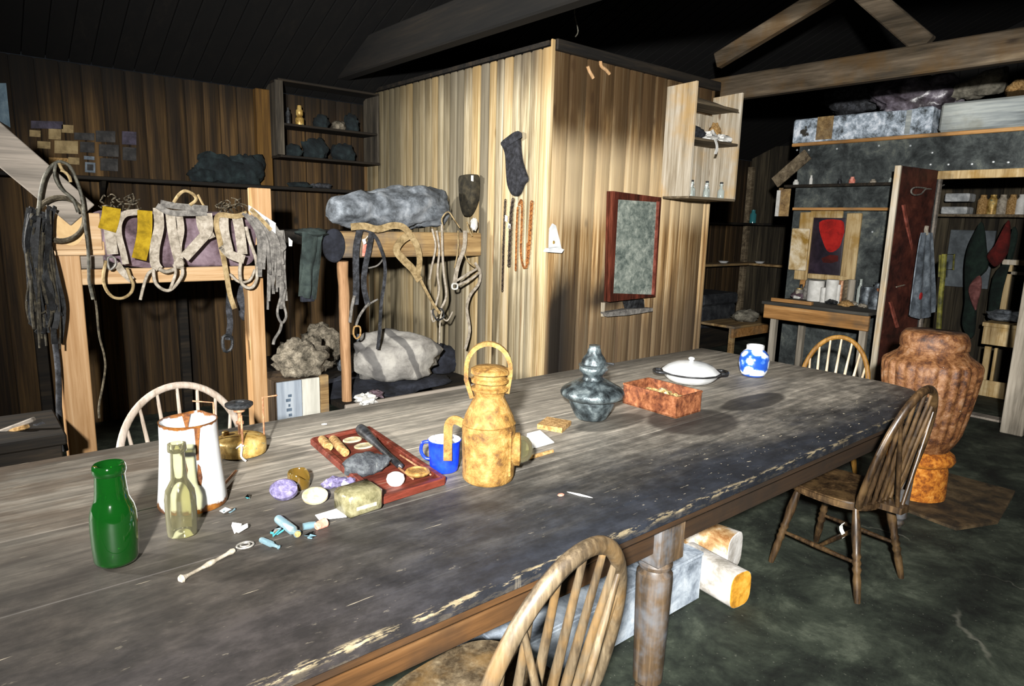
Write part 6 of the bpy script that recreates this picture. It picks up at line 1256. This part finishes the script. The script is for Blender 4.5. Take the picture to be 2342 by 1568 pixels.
# the dark bay beside the cubicle
for k, (y, l) in enumerate([(510, 'upper dark shelf at the back of the bay'), (603, 'lower dark shelf at the back of the bay with white saucers')]):
    z = PX(1740, y, 9.6).z; s = thing('bay_shelf', l, 'shelf', (9.7, 5, z)); obj('shelf_board', MB().box(9.6, 9.88, 4.0, 5.66, z-.035, z, .4, .004).box(6.8, 9.88, 5.66, 5.94, z-.035, z, .4, .004), M['bunkx'] if k else M['dark'], s)
    if k:
        for x, l2 in ((1655, 'white saucer on the left of the bay\'s lower shelf'), (1738, 'pale blue saucer on the right of the bay\'s lower shelf')):
            p = PX(x, y-12, 9.7); 
            if x < 1700: p = PY(x, y-8, 5.8)
            solo('saucer', MB().lathe([(0, 0), (.05, 0), (.08, .03), (.075, .03), (.04, .01), (0, .01)], 20, (p.x, p.y, z+.001)), M['white'], l2, 'saucer')
solo('bay_jar', MB().lathe([(0, 0), (.05, 0), (.05, .13), (.03, .16), (.03, .2), (0, .2)], 16, (9.72, PX(1722, 500, 9.72).y, PX(1740, 510, 9.6).z+.001)), M['gteal'], 'dim green glass jar on the bay\'s upper shelf', 'jar')
struct('trim_11', MB().box(9.80, 9.88, 5.86, 5.94, 0, 2.6, .5, .004), M['cabb'])
p = PY(1655, 690, 5.3); M['trunk'] = mottled('dark_grey_trunk', ['#15161a', '#26282b', '#3a3c3e'], 7, 5, .8, 0, .3)
g = thing('storage_trunk', 'dark grey trunk standing in the bay behind the cubicle end', 'trunk', (p.x, 5.35, 0)); zt2 = PY(1655, 665, 5.3).z
xa, xb = PY(1608, 690, 5.1).x, PY(1684, 690, 5.1).x
obj('trunk_body', MB().box(xa, xb, 5.1, 5.6, .3, zt2-.16, .5, .02), M['trunk'], g); obj('trunk_lid', MB().box(xa-.02, xb+.02, 5.08, 5.62, zt2-.155, zt2, .5, .03), M['trunk'], g); obj('stand', MB().box(xa+.02, xb-.02, 5.15, 5.55, 0, .3, .3, .01), M['dark'], g)
tb = thing('side_table', 'low brown table with pale cloth in the dark bay left of the bench', 'table', (7.6, 4.5, 0))
zq2 = PY(1730, 735, 4.5).z; xa, xb = PY(1680, 740, 4.4).x, PY(1800, 740, 4.4).x
obj('table_top', MB().box(xa, xb, 4.4, 4.9, zq2-.03, zq2, .4, .004), M['bunkx'], tb); obj('table_rail', MB().box(xa+.02, xb-.02, 4.42, 4.45, zq2-.15, zq2-.031, .5, .004), M['bench'], tb)
for x in (xa+.06, xb-.06): obj('leg', MB().box(x-.03, x+.03, 4.43, 4.49, 0, zq2-.031, .4, .004), M['bunkx'], tb)
solo('pale_cloth', MB().blob((PY(1722, 725, 4.5).x, 4.6, zq2+.06), (.2, .14, .08), .4, 2, 150, 20, 12, flat=zq2+.001), M['striper'], 'pale folded cloth on the low brown table in the bay', 'cloth', None, 60)
solo('blue_packet', MB().box(PY(1650, 740, 4.8).x-.06, PY(1650, 740, 4.8).x+.08, 4.8, 4.9, PY(1655, 748, 4.8).z, PY(1655, 726, 4.8).z, .5, .006), mottled('dull_blue_packet', ['#1c2a3c', '#33475c', '#4d6074'], 12, 4, .7), 'small dull blue packet in the bay beside the trunk', 'packet') if False else None

# ------------------------------------------------------------------ under the table
M['pbox'] = mottled('blue_white_box', ['#5c6670', '#87919c', '#a6b0b9', '#c2c9ce'], 7, 6, .7, 0, .3, .3, rdet=.7)
z1 = PY(1575, 1275, 1.56).z
bx = thing('pale_crate', 'long pale blue grey crate on the floor under the table', 'crate', (1.85, 1.66, 0))
obj('crate_side', MB().box(1.3, 2.44, 1.535, 1.555, .0, z1, .5, .006), M['pbox'], bx); obj('crate_side', MB().box(1.3, 2.44, 1.80, 1.82, 0, z1, .5, .006), M['pbox'], bx); obj('crate_end', MB().box(2.42, 2.44, 1.556, 1.799, 0, z1, .5, .004), M['pbox'], bx); obj('crate_lid', MB().box(1.3, 2.44, 1.53, 1.82, z1+.001, z1+.018, .5, .004), M['pbox'], bx)
M['logw'] = mottled('white_log_side', ['#8f8a80', '#b5b0a8', '#cfccc6', '#dedbd6'], 8, 6, .8, 0, .3); M['loge'] = mottled('orange_cut_end', ['#9a6a1c', '#c58d2c', '#dba848'], 14, 4, .7, 0, .2, ) ; M['logb'] = mottled('brown_white_log', ['#7a5026', '#a88a60', '#c9c2b6', '#d8d4cc'], 6, 6, .8, 0, .3)
def log(label, x0, x1, y0, y1, z0, h, m, rot=0):
    c = V(((x0+x1)/2, (y0+y1)/2, 0)); t = thing('firewood_block', label, 'wood block', (c.x, c.y, z0), rot, 'firewood blocks under the table'); n = 20
    def ring(y, s): return [V((math.copysign(abs(math.cos(a))**.6, math.cos(a))*(x1-x0)/2*s, y, h/2+math.copysign(abs(math.sin(a))**.6, math.sin(a))*h/2*s)) for a in [2*math.pi*i/n for i in range(n)]]
    L = (y1-y0)/2; vs = ring(-L+.002, 1)+ring(L, 1); obj('block_side', MB().add(vs, [(i, (i+1) % n, n+(i+1) % n, n+i) for i in range(n)]+[tuple(range(n, 2*n))]), M[m], t, 50, True)
    vs = ring(-L, .97)+ring(-L+.003, .99); obj('cut_end', MB().add(vs, [tuple(range(n))[::-1]]+[(i, n+i, n+(i+1) % n, (i+1) % n) for i in range(n)]), M['loge'] if m == 'logw' else M['logw'], t, 30, True)
log('white squared log with orange cut end on the floor by the table leg', 2.47, 2.61, 1.385, 1.70, .001, .165, 'logw', math.radians(-6))
log('brown and white log lying behind the orange ended one', 2.68, 2.85, 1.58, 1.95, .001, .19, 'logb', math.radians(8))
# ------------------------------------------------------------------ light: one photographer's flash held high left of the camera, faint ambient
def lamp(name, loc, target, power, size, ang, blend, col):
    l = bpy.data.lights.new(name, 'SPOT'); l.energy = power; l.shadow_soft_size = size; l.spot_size = math.radians(ang); l.spot_blend = blend; l.color = col
    o = bpy.data.objects.new(name, l); COL.objects.link(o); o.location = loc
    o.rotation_euler = (V(target)-V(loc)).to_track_quat('-Z', 'Y').to_euler(); return o
lamp('flash', (-.7, -.5, 2.12), (3.3, 3.1, 1.6), 3100, .07, 100, 1.0, (1, .98, .95))
lamp('side_flash', (-3.3, 5.2, 2.75), (2.6, 2.2, 1.0), 2600, .16, 75, 1.0, (1, .97, .92))
w = bpy.data.worlds.new('world'); SC.world = w; w.use_nodes = True
w.node_tree.nodes['Background'].inputs[0].default_value = (.75, .85, 1, 1); w.node_tree.nodes['Background'].inputs[1].default_value = .012
SC.view_settings.view_transform = 'Standard'; SC.view_settings.look = 'None'; SC.view_settings.exposure = 0
